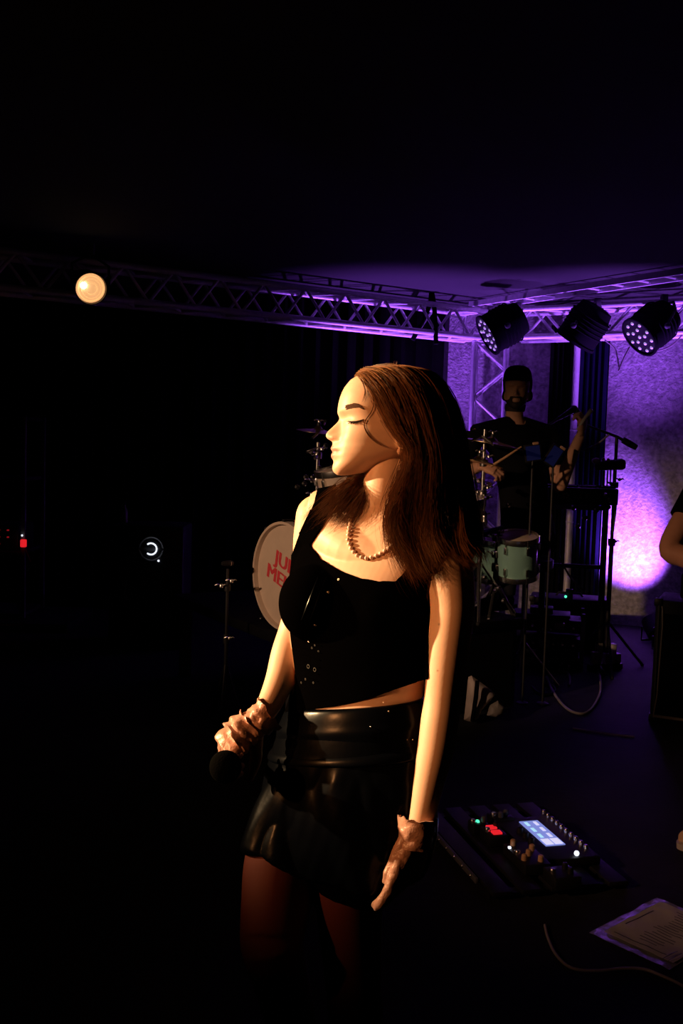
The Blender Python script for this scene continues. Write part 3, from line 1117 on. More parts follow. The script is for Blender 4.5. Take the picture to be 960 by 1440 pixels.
def sheet(guides, count, jit, segs=26, r=0.00055, wave=0.004, endj=0.02):
    """strands spread between neighbouring guide curves (px, py, dd)"""
    G = [np.array([np.array(S(*p)) for p in cr(g, segs)]) for g in guides]
    for _ in range(count):
        u = RNG.uniform(0, len(G) - 1.0001)
        i = int(u)
        t = u - i
        p = G[i] * (1 - t) + G[i + 1] * t
        s = np.linspace(0, 1, segs)
        # strands gather into locks along their length
        lk = int(u * 6)
        cl = (lk + 0.5) / 6
        ci = min(int(cl), len(G) - 2)
        ct = cl - ci
        pc = G[ci] * (1 - ct) + G[ci + 1] * ct
        lr = np.random.default_rng(lk * 31 + len(G) * 7 + count)
        p = p + (pc - p) * (0.80 * np.clip(s * 1.5 - 0.1, 0, 1) ** 1.2)[:, None]
        lock = (np.array(FWD) * lr.normal(0, 0.010) + np.array(RIGHT) * lr.normal(0, 0.005))
        p = p + np.clip(s * 2 - 0.15, 0, 1)[:, None] * lock
        off = RNG.normal(0, 1, 3) * jit
        p = p + off * np.interp(s, [0, 0.15, 1], [0.3, 1, 1])[:, None]
        ph, fr = lr.uniform(0, 6.28) + RNG.normal(0, 0.35), lr.uniform(1.2, 2.3)
        am = wave * lr.uniform(0.5, 1.7) * np.clip(s * 1.8 - 0.5, 0, 1)
        p = p + (np.sin(s * 6.28 * fr + ph) * am)[:, None] * np.array(RIGHT) + (np.cos(s * 6.28 * fr * 0.8 + ph) * am * 0.8)[:, None] * np.array(FWD)
        e = RNG.normal(0, endj, 3) * 0.5
        p = p + np.outer(s ** 3, e)
        L = RNG.uniform(0.8, 1.0)
        keep = max(6, int(segs * L))
        col = HC * RNG.uniform(0.3, 1.7) * np.array([1, RNG.uniform(0.9, 1.2), RNG.uniform(0.8, 1.3)])
        strand(p[:keep], r * RNG.uniform(0.7, 1.3), col)


N = [
    [(501, 528, -.012), (511, 535, -.045), (525, 553, -.066), (538, 578, -.077), (554, 602, -.083), (575, 622, -.090), (577, 645, -.092), (562, 675, -.090), (549, 706, -.094), (548, 740, -.106), (562, 780, -.126), (578, 813, -.135)],
    [(506, 522, -.005), (522, 531, -.048), (540, 552, -.072), (554, 580, -.083), (567, 606, -.089), (578, 630, -.094), (580, 655, -.098), (570, 688, -.099), (560, 725, -.106), (564, 765, -.123), (583, 803, -.140), (592, 820, -.142)],
    [(516, 518, -.002), (538, 525, -.046), (558, 547, -.074), (572, 578, -.087), (583, 610, -.093), (590, 645, -.098), (588, 685, -.102), (580, 725, -.108), (580, 765, -.126), (596, 800, -.146), (604, 815, -.150)],
    [(530, 516, 0), (557, 521, -.044), (580, 545, -.074), (594, 580, -.086), (602, 620, -.091), (605, 665, -.097), (602, 710, -.105), (600, 750, -.125), (612, 785, -.150), (624, 806, -.156)],
    [(545, 515, .004), (577, 522, -.036), (602, 546, -.064), (617, 582, -.076), (624, 625, -.080), (628, 670, -.088), (632, 715, -.102), (638, 755, -.130), (648, 780, -.150), (660, 794, -.153)],
    [(555, 515, .01), (594, 525, -.02), (619, 551, -.042), (633, 590, -.052), (640, 635, -.056), (647, 680, -.066), (655, 725, -.084), (663, 762, -.120), (672, 784, -.135), (680, 796, -.135)],
    [(558, 515, .02), (604, 528, .01), (629, 556, -.005), (643, 597, -.012), (650, 645, -.015), (658, 695, -.025), (666, 740, -.045), (674, 775, -.075), (682, 796, -.085)],
    [(558, 515, .03), (602, 529, .04), (626, 558, .045), (638, 600, .045), (642, 650, .045), (644, 700, .045), (645, 750, .04), (645, 785, .035)],
    [(548, 516, .03), (584, 526, .06), (604, 556, .075), (612, 600, .078), (612, 650, .08), (608, 700, .085), (600, 750, .09), (595, 780, .095)],
]
sheet(N, 3600, 0.0040, 32, 0.00052, 0.0060, 0.018)
sheet(N[:4], 1300, 0.0055, 32, 0.00042, 0.0105, 0.028)
# far side of the parting, and the lock over her right shoulder
F = [
    [(501, 528, .012), (511, 538, .045), (525, 560, .068), (536, 590, .076), (541, 625, .080), (533, 652, .070), (514, 671, .040), (493, 678, .010), (474, 690, -.010), (457, 712, .002), (437, 741, .035)],
    [(505, 523, .012), (522, 534, .048), (538, 558, .070), (548, 592, .078), (551, 630, .082), (541, 660, .070), (520, 679, .035), (502, 691, .004), (485, 708, -.012), (468, 727, -.008), (450, 742, .010)],
    [(512, 519, .012), (534, 527, .046), (552, 553, .070), (562, 592, .080), (562, 635, .083), (548, 666, .070), (526, 686, .030), (511, 704, -.012), (497, 722, -.024), (482, 736, -.022), (468, 742, -.010)],
    [(530, 517, .02), (560, 526, .05), (580, 555, .072), (588, 600, .08), (586, 645, .085), (572, 685, .085), (556, 720, .085), (545, 755, .085)],
    [(545, 516, .03), (580, 526, .06), (598, 556, .075), (606, 600, .08), (606, 650, .085), (600, 700, .09), (590, 750, .095)],
]
sheet(F[:3], 1600, 0.0040, 32, 0.00046, 0.010, 0.032)
sheet(F[2:], 700, 0.0045, 30, 0.00055, 0.004, 0.02)
# crown cover: short strands hugging the scalp under the long ones
sheet([[(499, 530, -.010), (506, 527, -.03), (516, 540, -.053), (530, 565, -.066), (545, 596, -.075), (556, 612, -.08)],
       [(505, 524, .0), (520, 527, -.035), (538, 545, -.062), (552, 575, -.074), (562, 612, -.082)],
       [(530, 519, .0), (560, 528, -.04), (580, 560, -.064), (585, 610, -.075)],
       [(545, 518, .0), (585, 534, -.02), (605, 570, -.04), (606, 620, -.05)]], 900, 0.0022, 18, 0.0006, 0.001, 0.006)
# wisps across the cheek and temple
for g, k, j in (([(503, 529, -.026), (511, 540, -.046), (514, 553, -.058), (511, 566, -.064)], 9, 0.0012),
                ([(519, 545, -.055), (526, 562, -.067), (523, 578, -.070), (515, 590, -.071), (513, 600, -.071), (519, 612, -.075), (530, 622, -.080), (543, 628, -.084), (556, 632, -.088)], 6, 0.0006),
                ([(563, 770, -.13), (590, 800, -.152), (606, 808, -.158), (618, 806, -.16)], 4, 0.002),
                ([(630, 760, -.14), (641, 782, -.158), (655, 793, -.166), (667, 797, -.16)], 26, 0.002),
                ([(552, 523, -.01), (555, 514, -.01), (556, 509, -.01)], 3, 0.002),
                ([(470, 724, .03), (466, 742, .02), (470, 757, .0)], 4, 0.003)):
    gp = []
    for x_, y_, d_ in cr(g, 22):
        c_ = cast(x_, y_, bvh, 0.0022) if x_ < 558 and 528 < y_ < 640 else None
        gp.append(np.array(c_ if c_ is not None else S(x_, y_, d_)))
    base = np.array(gp)
    for _ in range(k):
        p = base + RNG.normal(0, j, 3) + np.outer(np.linspace(0, 1, 22) ** 2, RNG.normal(0, j * 2.0, 3))
        strand(p, 0.00032, HC * RNG.uniform(0.5, 1.3))
# scalp layer
hline_y = [515, 526, 531, 545, 560, 580, 600, 611, 618, 640, 668, 690]
hline_x = [492, 496, 500, 516, 528, 539, 547, 553, 569, 574, 578, 580]
V0 = BV
scal = ((545 - hx) > np.interp(hz_, hline_y, hline_x)) & (hz_ < 668) & (hx > -70) & (np.abs(hy_) < 46 + 20 * (hz_ < 600))
scal &= ~((np.abs(hx + 17) < 14) & (np.abs(hz_ - 626) < 19) & (np.abs(hy_) > 44))
sme = sub_shell(bpy.data.meshes['body'] if False else bme, scal, 0.0045, 'scalp')
SV = verts_np(sme) + np.array(tbase)
sf = [list(p.vertices) for p in sme.polygons]
bcount = sum(len(x) for x in hv)
hv.append(SV)
hcol.append(np.tile(HC, (len(SV), 1)))
AV = np.vstack(hv) - np.array(tbase)
faces = np.vstack(hfc).tolist() + [[i + bcount for i in f] for f in sf]
hme = bpy.data.meshes.new('hair')
hme.from_pydata(AV.tolist(), [], faces)
set_tint(hme, np.vstack(hcol))
hair = finish('hair', hme, 'hair', singer)
hair['label'] = 'long wavy auburn hair'
# ================================================================== the other two musicians
mat('tee', (0.004, 0.004, 0.006), 0.9, spec=0.1)
mat('jeans', (0.008, 0.010, 0.022), 0.9)
mat('dark_hair', (0.016, 0.009, 0.006), 0.7)
mat('skin_plain', (0.62, 0.34, 0.22), 0.55, var=0.06, vscale=30, spec=0.3)


def lerp(a, b, t):
    return Vector(a) * (1 - t) + Vector(b) * t


def figure(label, J, face, sc, base, hands, beard=True, cap=True, shoe_mat='shoe', sleeve=0.62):
    """J: joints in world space; face: direction of the face; hands: {side: (d, n, curls)}"""
    t = thing('person', label, 'person', base)
    off = t.matrix_world.translation
    up = (J['neck'] - J['pelvis']).normalized()
    side = (J['shL'] - J['shR']).normalized()             # towards the figure's left
    fr = side.cross(up).normalized()
    b = MB()
    hf_ = Vector(face).normalized()
    hu_ = Vector((0, 0, 1))
    hu_ = (hu_ - hf_ * hu_.dot(hf_)).normalized()
    M3 = Matrix((hf_, hu_.cross(hf_), hu_)).transposed()
    HOo = J['head']
    b.v = [HOo + M3 @ (v * 1.06) for v in head_shape().v]
    b.f = head_shape().f
    b.path([J['neck'] - up * 0.03, J['neck'] + up * 0.04, lerp(J['neck'], HOo, 0.7)], [0.062, 0.055, 0.055], 20)

    def torso(mb, g):
        sw = (J['shL'] - J['shR']).length / 2
        P, Nk = J['pelvis'], J['neck']
        mb.sloft([(P - up * 0.06, side * (0.14 + g), fr * (0.10 + g)), (P, side * (0.165 + g), fr * (0.115 + g)), (lerp(P, Nk, .3), side * (0.155 + g), fr * (0.11 + g)),
                  (lerp(P, Nk, .65), side * (0.17 + g), fr * (0.12 + g)), (lerp(P, Nk, .86), side * (sw + g), fr * (0.10 + g)), (lerp(P, Nk, .97), side * (0.09 + g), fr * (0.07 + g))], 40)
        for k in ('L', 'R'):
            mb.path([lerp(J['neck'], J['sh' + k], .15) - up * 0.02, J['sh' + k]], [0.055 + g, 0.056 + g], 20)

    def arm(mb, k, g, t1=1.0, full=True):
        s_, e, w_ = J['sh' + k], J['el' + k], J['wr' + k]
        if full:
            mb.spath([s_, lerp(s_, e, .5), e, lerp(e, w_, .35), w_], [0.056, 0.048, 0.041, 0.042, 0.028], 24)
        else:
            mb.path([s_, lerp(s_, e, .5), lerp(s_, e, t1)], [0.062 + g, 0.058 + g, 0.058 + g], 24)

    def leg(mb, k, g, a=0.0):
        h, kn, an = J['hip' + k], J['kn' + k], J['an' + k]
        mb.spath([h, lerp(h, kn, .5), kn, lerp(kn, an, .35), an], [0.085 + g, 0.075 + g, 0.060 + g, 0.058 + g, 0.042 + g + a], 24)

    torso(b, 0)
    for k in 'LR':
        arm(b, k, 0)
        leg(b, k, 0)
        d, n, cu = hands[k]
        hand(b, J['wr' + k], d, n, 1 if k == 'R' else -1, cu, 0.3, (0.35, 0.6, 0.3), 1.05)
    me = remesh(b, 'body', 0.0045, 4)
    HLo = (verts_np(me) - np.array(HOo)) @ np.array(M3) / 1.06
    x_, y_, z_ = HLo[:, 0] / HS, HLo[:, 1] / HS, 600 - HLo[:, 2] / HS
    near = (np.abs(y_) < 62) & (np.abs(x_) < 95)
    if beard:
        bm_ = near & (z_ > 624) & (z_ < 685) & (x_ > -8) & ~((np.abs(y_) < 12) & (z_ > 631) & (z_ < 642) & (x_ > 60)) & ((z_ > 640 - 0.3 * x_ + 14) | (np.abs(y_) < 22))
        bd = sub_shell(me, bm_, 0.010, 'beard')
        shift(bd, off)
        finish('beard', bd, 'dark_hair', t)
    cp = near & (z_ < 566 - 0.0 * x_) if cap else near & (z_ < 560 + np.clip(-x_, 0, 60))
    cp |= near & (x_ < -14) & (z_ < 640)
    hr = sub_shell(me, cp, 0.017 + 0.022 * np.clip((552 - z_) / 26, 0, 1) ** 1.5, 'hair', smooth=10)
    shift(hr, off)
    finish('beanie' if cap else 'hair', hr, 'tee' if cap else 'dark_hair', t)
    shift(me, off)
    finish('body', me, 'skin_plain', t)
    c = MB()
    torso(c, 0.012)
    for k in 'LR':
        arm(c, k, 0.004, sleeve, False)
    cm = remesh(c, 't_shirt', 0.008, 3)
    shift(cm, off)
    finish('t_shirt', cm, 'tee', t)
    c = MB()
    P = J['pelvis']
    c.loft([(P + up * 0.05, side * 0.18, fr * 0.13), (P - up * 0.08, side * 0.185, fr * 0.13)], 30)
    for k in 'LR':
        leg(c, k, 0.014, 0.012)
    cm = remesh(c, 'trousers', 0.008, 3)
    shift(cm, off)
    finish('trousers', cm, 'jeans', t)
    for k in 'LR':
        an = J['an' + k]
        fd = J.get('toe' + k, fr)
        g = Vector((an.x, an.y, J.get('ground', 0.0)))
        sh = MB()
        sh.path([g - fd * 0.05 + Vector((0, 0, .05)), g + fd * 0.03 + Vector((0, 0, .055)), g + fd * 0.12 + Vector((0, 0, .042)), g + fd * 0.19 + Vector((0, 0, .036))],
                [0.045, 0.050, 0.044, 0.034], 18)
        sh.path([g + Vector((0, 0, 0.05)), g + Vector((0, 0, 0.11))], [0.05, 0.052], 18)
        s2 = remesh(sh, 'shoe', 0.005, 4)
        shift(s2, off)
        so = finish('shoe', s2, shoe_mat, t)
        MB().loft([(g + fd * 0.07 + Vector((0, 0, 0.001)), fd * 0.145, fd.cross(Vector((0, 0, 1))) * 0.05), (g + fd * 0.07 + Vector((0, 0, 0.026)), fd * 0.148, fd.cross(Vector((0, 0, 1))) * 0.05)],
                  28, 2.6).build('sole', 'white_plastic' if shoe_mat == 'shoe' else 'rubber', so)
    return t


RISER = 0.53
KX = Vector((-0.85, -0.52, 0)).normalized()               # the way the kit faces
KP = Vector((0.52, -0.85, 0)).normalized()                # its near side


def kit(c, p, z=0.0):
    """kit coordinates: c along -KX, p along KP"""
    return KX * -c + KP * p + Vector((0, 0, z))


D = 6.25
J = dict(head=at(727, 549, D - 0.06), neck=at(724, 592, D), shR=at(668, 612, D - 0.10), shL=at(776, 614, D + 0.08), pelvis=at(742, 742, D + 0.12),
         elR=at(644, 668, D - 0.16), wrR=at(676, 655, D - 0.42), elL=at(786, 684, D - 0.02), wrL=at(816, 612, D - 0.22))
J['ground'] = RISER
for k, sg in (('R', 1), ('L', -1)):
    J['hip' + k] = J['pelvis'] + KP * 0.0 + (J['sh' + k] - J['neck']) * 0.5 - Vector((0, 0, 0.03))
    J['kn' + k] = J['hip' + k] + KX * 0.42 + (J['sh' + k] - J['neck']) * 0.35 + Vector((0, 0, -0.03))
    q = J['kn' + k] + KX * 0.02
    J['an' + k] = Vector((q.x, q.y, RISER + 0.09))
    J['toe' + k] = KX
dr_hands = {'R': ((0.75, -0.45, -0.2), (-0.3, -0.6, 0.75), [(35, 60, 45)] * 4), 'L': ((0.15, -0.1, 0.98), (0.75, -0.6, 0.1), [(45, 70, 50)] * 4)}
drummer = figure('bearded man in dark beanie and black shirt seated behind the drum kit', J, (-0.22, -0.95, -0.05), 1.0,
                 (J['pelvis'].x, J['pelvis'].y, RISER), dr_hands, True, True, 'rubber')
JD = J

G = 4.0
sx, sy = at(1003, 650, G).x, at(1003, 650, G).y
J = dict(shR=at(1003, 655, G), shL=at(1120, 655, G + 0.28), neck=at(1062, 622, G + 0.14), head=at(1060, 560, G + 0.10), pelvis=at(1062, 860, G + 0.16),
         elR=at(941, 770, G - 0.12), wrR=at(1010, 812, G - 0.26), elL=at(1180, 780, G + 0.25), wrL=at(1200, 740, G - 0.02))
for k in 'LR':
    J['hip' + k] = J['pelvis'] + (J['sh' + k] - J['neck']) * 0.5 - Vector((0, 0, 0.03))
fr_ = Vector((-0.55, -0.83, 0))
shoeR = atz(979, 1193, 0.0)
J['anR'] = Vector((shoeR.x + 0.10, shoeR.y + 0.10, 0.09))
J['anL'] = Vector((shoeR.x + 0.48, shoeR.y + 0.42, 0.09))
for k in 'LR':
    J['kn' + k] = lerp(J['hip' + k], J['an' + k], 0.5) + fr_ * 0.04
    J['toe' + k] = fr_.normalized()
J['toeR'] = Vector((-0.8, -0.6, 0)).normalized()
g_hands = {'R': ((0.7, -0.3, -0.6), (-0.3, -0.9, 0.2), [(25, 35, 25)] * 4), 'L': ((0.3, -0.4, 0.85), (0.5, 0.6, 0.3), [(40, 60, 40)] * 4)}
guitarist = figure('musician in black shirt and tan shoes standing beside the tall speaker cabinet', J, (-0.5, -0.85, -0.1), 1.0,
                   (J['pelvis'].x, J['pelvis'].y, 0.0), g_hands, False, False, 'shoe', 0.66)
JG = J
# ================================================================== trusses and lamps
PURPLE = (0.33, 0.085, 1.0)


def bar(mb, a, b, r, n=12):
    mb.tube(a, b, r, n=n)
    return mb


def truss(label, a, b, w_vec, h_vec, n, name='lighting_truss', phase=0, rc=0.024, rb=0.0125):
    """box truss: a, b the ends of the front top chord; w_vec to the back chords, h_vec down to the lower chords"""
    a, b, w_vec, h_vec = Vector(a), Vector(b), Vector(w_vec), Vector(h_vec)
    t = thing(name, label, 'truss', (a + b) / 2 + h_vec)
    for o in (Vector(), w_vec, h_vec, w_vec + h_vec):
        bar(MB(), a + o, b + o, rc, 14).build('chord', 'alu', t)
    P = lambda u, o: a.lerp(b, u) + o
    Z = Vector()
    for o0, o1 in ((Z, h_vec), (w_vec, w_vec + h_vec), (Z, w_vec), (h_vec, h_vec + w_vec)):
        for i in range(n):
            u0, u1 = i / n, (i + 1) / n
            p, q = (P(u0, o0), P(u1, o1)) if (i + phase) % 2 == 0 else (P(u0, o1), P(u1, o0))
            bar(MB(), p, q, rb, 8).build('brace', 'alu', t)
    for u in (0.0, 1.0):
        e = MB()
        for o0, o1 in ((Z, h_vec), (h_vec, h_vec + w_vec), (h_vec + w_vec, w_vec), (w_vec, Z)):
            bar(e, P(u, o0), P(u, o1), rb * 1.2, 8)
        e.build('end_frame', 'alu', t)
    return t


ZT, ZB = 2.72, 2.485
ca = atz(684, 437.5, ZT)
la = atz(-60, 344, ZT)
ldir = (la - ca).normalized()
lback = Vector((-ldir.y, ldir.x, 0))
lback = lback if lback.y > 0 else -lback
truss('long aluminium box truss running towards the warm glowing lamp', ca, la, lback * 0.29, (0, 0, ZB - ZT), 24)
ra = atz(716, 436, ZT)
rb_ = atz(1010, 421, ZT)
rdir = (rb_ - ra).normalized()
rback = Vector((-rdir.y, rdir.x, 0))
rback = rback if rback.y > 0 else -rback
truss('short aluminium box truss carrying three black spotlights', ra, rb_, rback * 0.29, (0, 0, ZB - ZT), 8, phase=1)
cd_ = (ca - CAM).dot(FWD)
c0 = at(667, 486, cd_)
c1 = at(712, 486, cd_ - 0.05)
cw = (c1 - c0)
cw.z = 0
cback = Vector((-cw.y, cw.x, 0)).normalized() * 0.27
c0z = Vector((c0.x, c0.y, ZB - 0.03))
truss('upright aluminium truss column standing under the truss corner', c0z, Vector((c0.x, c0.y, 0.03)), cback, cw, 10, 'truss_column')
# pipe behind the long truss
pa, pb = atz(575, 485, 2.56), atz(215, 451, 2.56)
t = thing('pipe', 'thin steel pipe hanging behind the long truss', 'pipe', (pa + pb) / 2)
bar(MB(), pa, pb, 0.022, 12).build('tube', 'alu', t)
for u in (0.15, 0.5, 0.85):
    q = pa.lerp(pb, u)
    bar(MB(), q, Vector((q.x, q.y, CEIL)), 0.006, 8).build('hanger', 'black', t)
# cable ladder under the ceiling
r0, r1 = atz(660, 428, 2.775), atz(985, 377, 2.775)
t = thing('cable_ladder', 'narrow metal cable ladder fixed under the dark ceiling', 'ladder', (r0 + r1) / 2)
rd = (r1 - r0).normalized()
rs = Vector((-rd.y, rd.x, 0)) * 0.20
for o in (Vector(), rs):
    mb = MB()
    Rr = Matrix((rd, rs.normalized(), Vector((0, 0, 1)))).transposed()
    mb.box((r0 + r1) / 2 + o, ((r1 - r0).length, 0.02, 0.045), Rr).build('rail', 'alu', t)
for i in range(10):
    q = r0.lerp(r1, (i + 0.5) / 10)
    bar(MB(), q, q + rs, 0.010, 8).build('rung', 'alu', t)
    if i % 3 == 0:
        bar(MB(), q + rs * 0.5, Vector((q.x, q.y, CEIL)) + rs * 0.5, 0.008, 8).build('hanger', 'black', t)
# black slings over the long truss
s0 = at(605, 388, cd_ - 0.34)
t = thing('lifting_sling', 'black lifting sling tied from the ceiling around the long truss', 'strap', at(600, 478, cd_ - 0.36))
for pts in ([(606, 378), (606, 410), (601, 437), (580, 478)], [(606, 378), (608, 412), (611, 440), (613, 484)]):
    P_ = [at(x, y, cd_ - 0.30) for x, y in pts]
    P_[0].z = CEIL
    MB().spath(P_, [0.012, 0.016, 0.02, 0.02], 10).build('strap', 'black_matte', t)
MB().ring(at(606, 400, cd_ - 0.30), (0, 1, 0.2), 0.022, 0.006, 20, 8).build('shackle', 'grey', t)


def led_par(label, c, d, top, size=1.3, lit=True, en=0):
    """LED spotlight: housing along d (face direction), hung from top"""
    c, d = Vector(c), Vector(d).normalized()
    t = thing('spotlight', label, 'spotlight', top, 'black LED spotlights on the short truss')
    R = 0.125 * size
    MB().lathe([(R * .55, -.20), (R * .8, -.19), (R * .92, -.12), (R, -.10), (R, .10), (R * 1.06, .105), (R * 1.06, .125), (R * .98, .125), (R * .96, .112)], c, d, 32).build('housing', 'black_matte', t)
    for k in range(5):
        MB().ring(c - d * (0.11 - 0.035 * k * 0.9), d, R * 1.01, 0.006, 32, 6).build('cooling_fin', 'black_matte', t)
    pl = MB().lathe([(R * .95, .108), (R * .95, .114)], c, d, 32).build('lens_plate', 'black', t)
    a, u, v = frame(d)
    spots = [(0, 0)] + [(R * .40, i * PI / 2.5) for i in range(5)] + [(R * .76, i * PI / 5 + .26) for i in range(10)]
    for r, an in spots:
        q = c + d * .114 + (u * math.cos(an) + v * math.sin(an)) * r
        MB().lathe([(.014, 0), (.012, .006), (.007, .010), (.001, .011)], q, d, 12).build('led_lens', 'led_purple' if lit else 'grey', pl)
    sd = d.cross(Vector((0, 0, 1))).normalized()
    yk = MB()
    w_ = R * 1.25
    topc = Vector(top) - Vector((0, 0, .03))
    for pts in ([c + sd * w_, topc.lerp(c, .35) + sd * w_, topc + sd * w_ * .6, topc - sd * w_ * .6, topc.lerp(c, .35) - sd * w_, c - sd * w_],):
        yk.path(pts, .012, 8)
    yk.build('yoke', 'black', t)
    for s_ in (-1, 1):
        MB().lathe([(.022, 0), (.022, .02), (.012, .026)], c + sd * s_ * (w_ + .004), sd * s_, 16).build('tilt_knob', 'grey', t)
    MB().box(Vector(top), (.05, .06, .09), None, .006).build('clamp', 'grey', t)
    return t


def on_truss(px, dz=0.0, fr=0.0):
    r = FWD + RIGHT * ((px - 480.0) / FPX)
    u_n = rback
    q = ra - rback * fr
    p = CAM + r * ((q - CAM).dot(u_n) / r.dot(u_n))
    return Vector((p.x, p.y, ZB + dz))


rd_ = (on_truss(820) - CAM).dot(FWD)
led_par('black LED spotlight aimed down beside the truss corner', at(703, 462, rd_ - .25), (-0.86, -0.10, -0.50), on_truss(716, 0.235, 0.10))
led_par('black LED spotlight hanging straight down in the middle of the short truss', at(820, 462, rd_ - .30), (-0.45, 0.30, -0.8), on_truss(826, 0.235, 0.10))
led_par('black LED spotlight with its ring of glowing lenses turned to the stage', at(914, 462, rd_ - .55), (-0.75, -0.24, -0.62), on_truss(918, 0.235, 0.10))
# cables sagging from the short truss
for pts, lab, m in (([(850, 478), (864, 490), (868, 504), (871, 520)], 'thin pale cable dangling from the short truss', 'cable_light'),
                    ([(885, 488), (877, 503), (869, 522)], 'short cable end hanging under the ring of glowing lenses', 'cable_light'),
                    ([(912, 494), (930, 492), (946, 484), (960, 470)], 'cable looped along the lower chord of the short truss', 'cable_light')):
    o = MB().spath([at(x, y, rd_ - .34) for x, y in pts], [.006] * len(pts), 8).build('cable', m)
    tag(o, lab, 'cable')

# purple floodlights on the floor against the plaster wall
def flood(label, base, target, energy, size, blend):
    base = Vector(base)
    t = thing('floodlight', label, 'floodlight', base, 'purple floor floodlights')
    d = (Vector(target) - (base + Vector((0, 0, .12)))).normalized()
    c = base + Vector((0, 0, .12))
    MB().lathe([(.04, -.10), (.075, -.09), (.085, .0), (.088, .06), (.08, .06), (.075, .045)], c, d, 24).build('housing', 'black', t)
    MB().lathe([(.074, .040), (.074, .046)], c, d, 24).build('lens', 'led_purple', t)
    sd = d.cross(Vector((0, 1, 0))).normalized()
    yk = MB().path([c + sd * .1, base + sd * .1 + Vector((0, 0, .012)), base - sd * .1 + Vector((0, 0, .012)), c - sd * .1], .009, 8)
    yk.build('yoke', 'black', t)
    spot('flood_beam', c + d * .075, target, energy, PURPLE, size, blend, .04)
    return t


fa = onwall(928, 0.62)
flood('purple floodlight behind the tall speaker cabinet, aimed at the plaster wall', fa, onwall(884, 0.0) + Vector((0, 0, 0.72)), 600, 56, 1.0)
fb = ca + ldir * 0.35 + lback * .1
fb.z = 0
flood('purple floodlight on the floor under the long truss, beside the truss column', fb, ca + ldir * 0.6 + lback * .12, 820, 60, 0.9)
fc = on_truss(945, 0, 0.22)
fc.z = 0
flood('purple floodlight behind the tall speaker cabinet, aimed up at the short truss', fc, on_truss(862, 0.1, 0.10), 900, 54, 0.9)

# the warm lamp on the long truss
wl_c = at(127, 405, 6.55)
wd_ = Vector((0.42, -0.86, -0.28)).normalized()
t = thing('par_lamp', 'round stage lamp glowing warm white on the long truss', 'lamp', wl_c + Vector((0, 0, .25)))
MB().lathe([(.05, -.26), (.085, -.24), (.098, -.16), (.103, .0), (.106, .03), (.100, .03), (.098, .0)], wl_c, wd_, 32).build('can', 'black', t)
mat('lamp_glass', (0.9, 0.7, 0.45), 0.3, emit=(1.0, 0.50, 0.20), estr=0.85, var=0.3, vscale=18)
mat('lamp_core', (1, 0.9, 0.7), 0.3, emit=(1.0, 0.85, 0.6), estr=6.0)
ln = MB().lathe([(.097, -.005), (.094, .012), (.070, .024), (.035, .030), (.002, .032)], wl_c, wd_, 32).build('lens', 'lamp_glass', t)
a_, u_, v_ = frame(wd_)
for R_ in (.04, .065, .085):
    MB().ring(wl_c + wd_ * (.030 - .0022 * (R_ / .01 - 4)), wd_, R_, .0035, 32, 6).build('lens_ring', 'lamp_glass', ln)
MB().ball(at(117, 401, 6.50) + wd_ * 0.01, .022, 12, 8, (1, .6, 1)).build('filament_glow', 'lamp_core', ln)
sd = wd_.cross(Vector((0, 0, 1))).normalized()
MB().path([wl_c + sd * .12, wl_c + sd * .12 + Vector((0, 0, .15)), wl_c + Vector((0, 0, .22)), wl_c - sd * .12 + Vector((0, 0, .15)), wl_c - sd * .12], .010, 8).build('yoke', 'black', t)
MB().box(wl_c + Vector((0, 0, .25)), (.05, .05, .08), None, .006).build('clamp', 'grey', t)

# ================================================================== drum riser and kit
rc0, rc1, rp0, rp1 = 2.42, 4.00, -4.42, -6.0
ris = thing('drum_riser', 'low black platform carrying the drum kit', 'platform', kit((rc0 + rc1) / 2, (rp0 + rp1) / 2))
Rk = Matrix((-KX, KP, Vector((0, 0, 1)))).transposed()
cen = kit((rc0 + rc1) / 2, (rp0 + rp1) / 2)
MB().box(cen + Vector((0, 0, RISER - .03)), (rc1 - rc0, rp0 - rp1, .06), Rk, .006).build('deck', 'black_matte', ris)
for c in (rc0 + .06, (rc0 + rc1) / 2, rc1 - .06):
    for p in (rp0 - .06, rp1 + .06):
        MB().box(kit(c, p, (RISER - .06) / 2), (.06, .06, RISER - .06), Rk).build('leg', 'grey', ris)
MB().box(kit((rc0 + rc1) / 2, rp0 - .02, (RISER - .06) / 2), (rc1 - rc0 - .14, .012, RISER - .07), Rk).build('skirt_cloth', 'black_matte', ris)


def text_mesh(txt, size, origin, xdir, ydir, name, m, parent, bold=0.0, depth=0.0015):
    cu = bpy.data.curves.new('txt', 'FONT')
    cu.body = txt
    cu.size = size
    cu.extrude = depth
    cu.align_x = 'LEFT'
    o = bpy.data.objects.new('txt', cu)
    COL.objects.link(o)
    dg = bpy.context.evaluated_depsgraph_get()
    me = bpy.data.meshes.new_from_object(o.evaluated_get(dg))
    bpy.data.objects.remove(o)
    x, y = Vector(xdir).normalized(), Vector(ydir).normalized()
    z = x.cross(y)
    off = parent.matrix_world.translation
    V = verts_np(me)
    polys = [list(p.vertices) for p in me.polygons]
    vs, fs = [], []
    for k, sx_ in enumerate((-bold, 0.0, bold)):          # thicken the strokes sideways
        W = (V[:, :1] * 1.2 + sx_) * np.array(x) + V[:, 1:2] * np.array(y) + (V[:, 2:3] + .0003 * k) * np.array(z) + np.array(Vector(origin) - off)
        fs += [[i + len(vs) for i in p] for p in polys]
        vs += W.tolist()
    bpy.data.meshes.remove(me)
    me = bpy.data.meshes.new(name)
    me.from_pydata(vs, [], fs)
    return finish(name, me, m, parent, False)


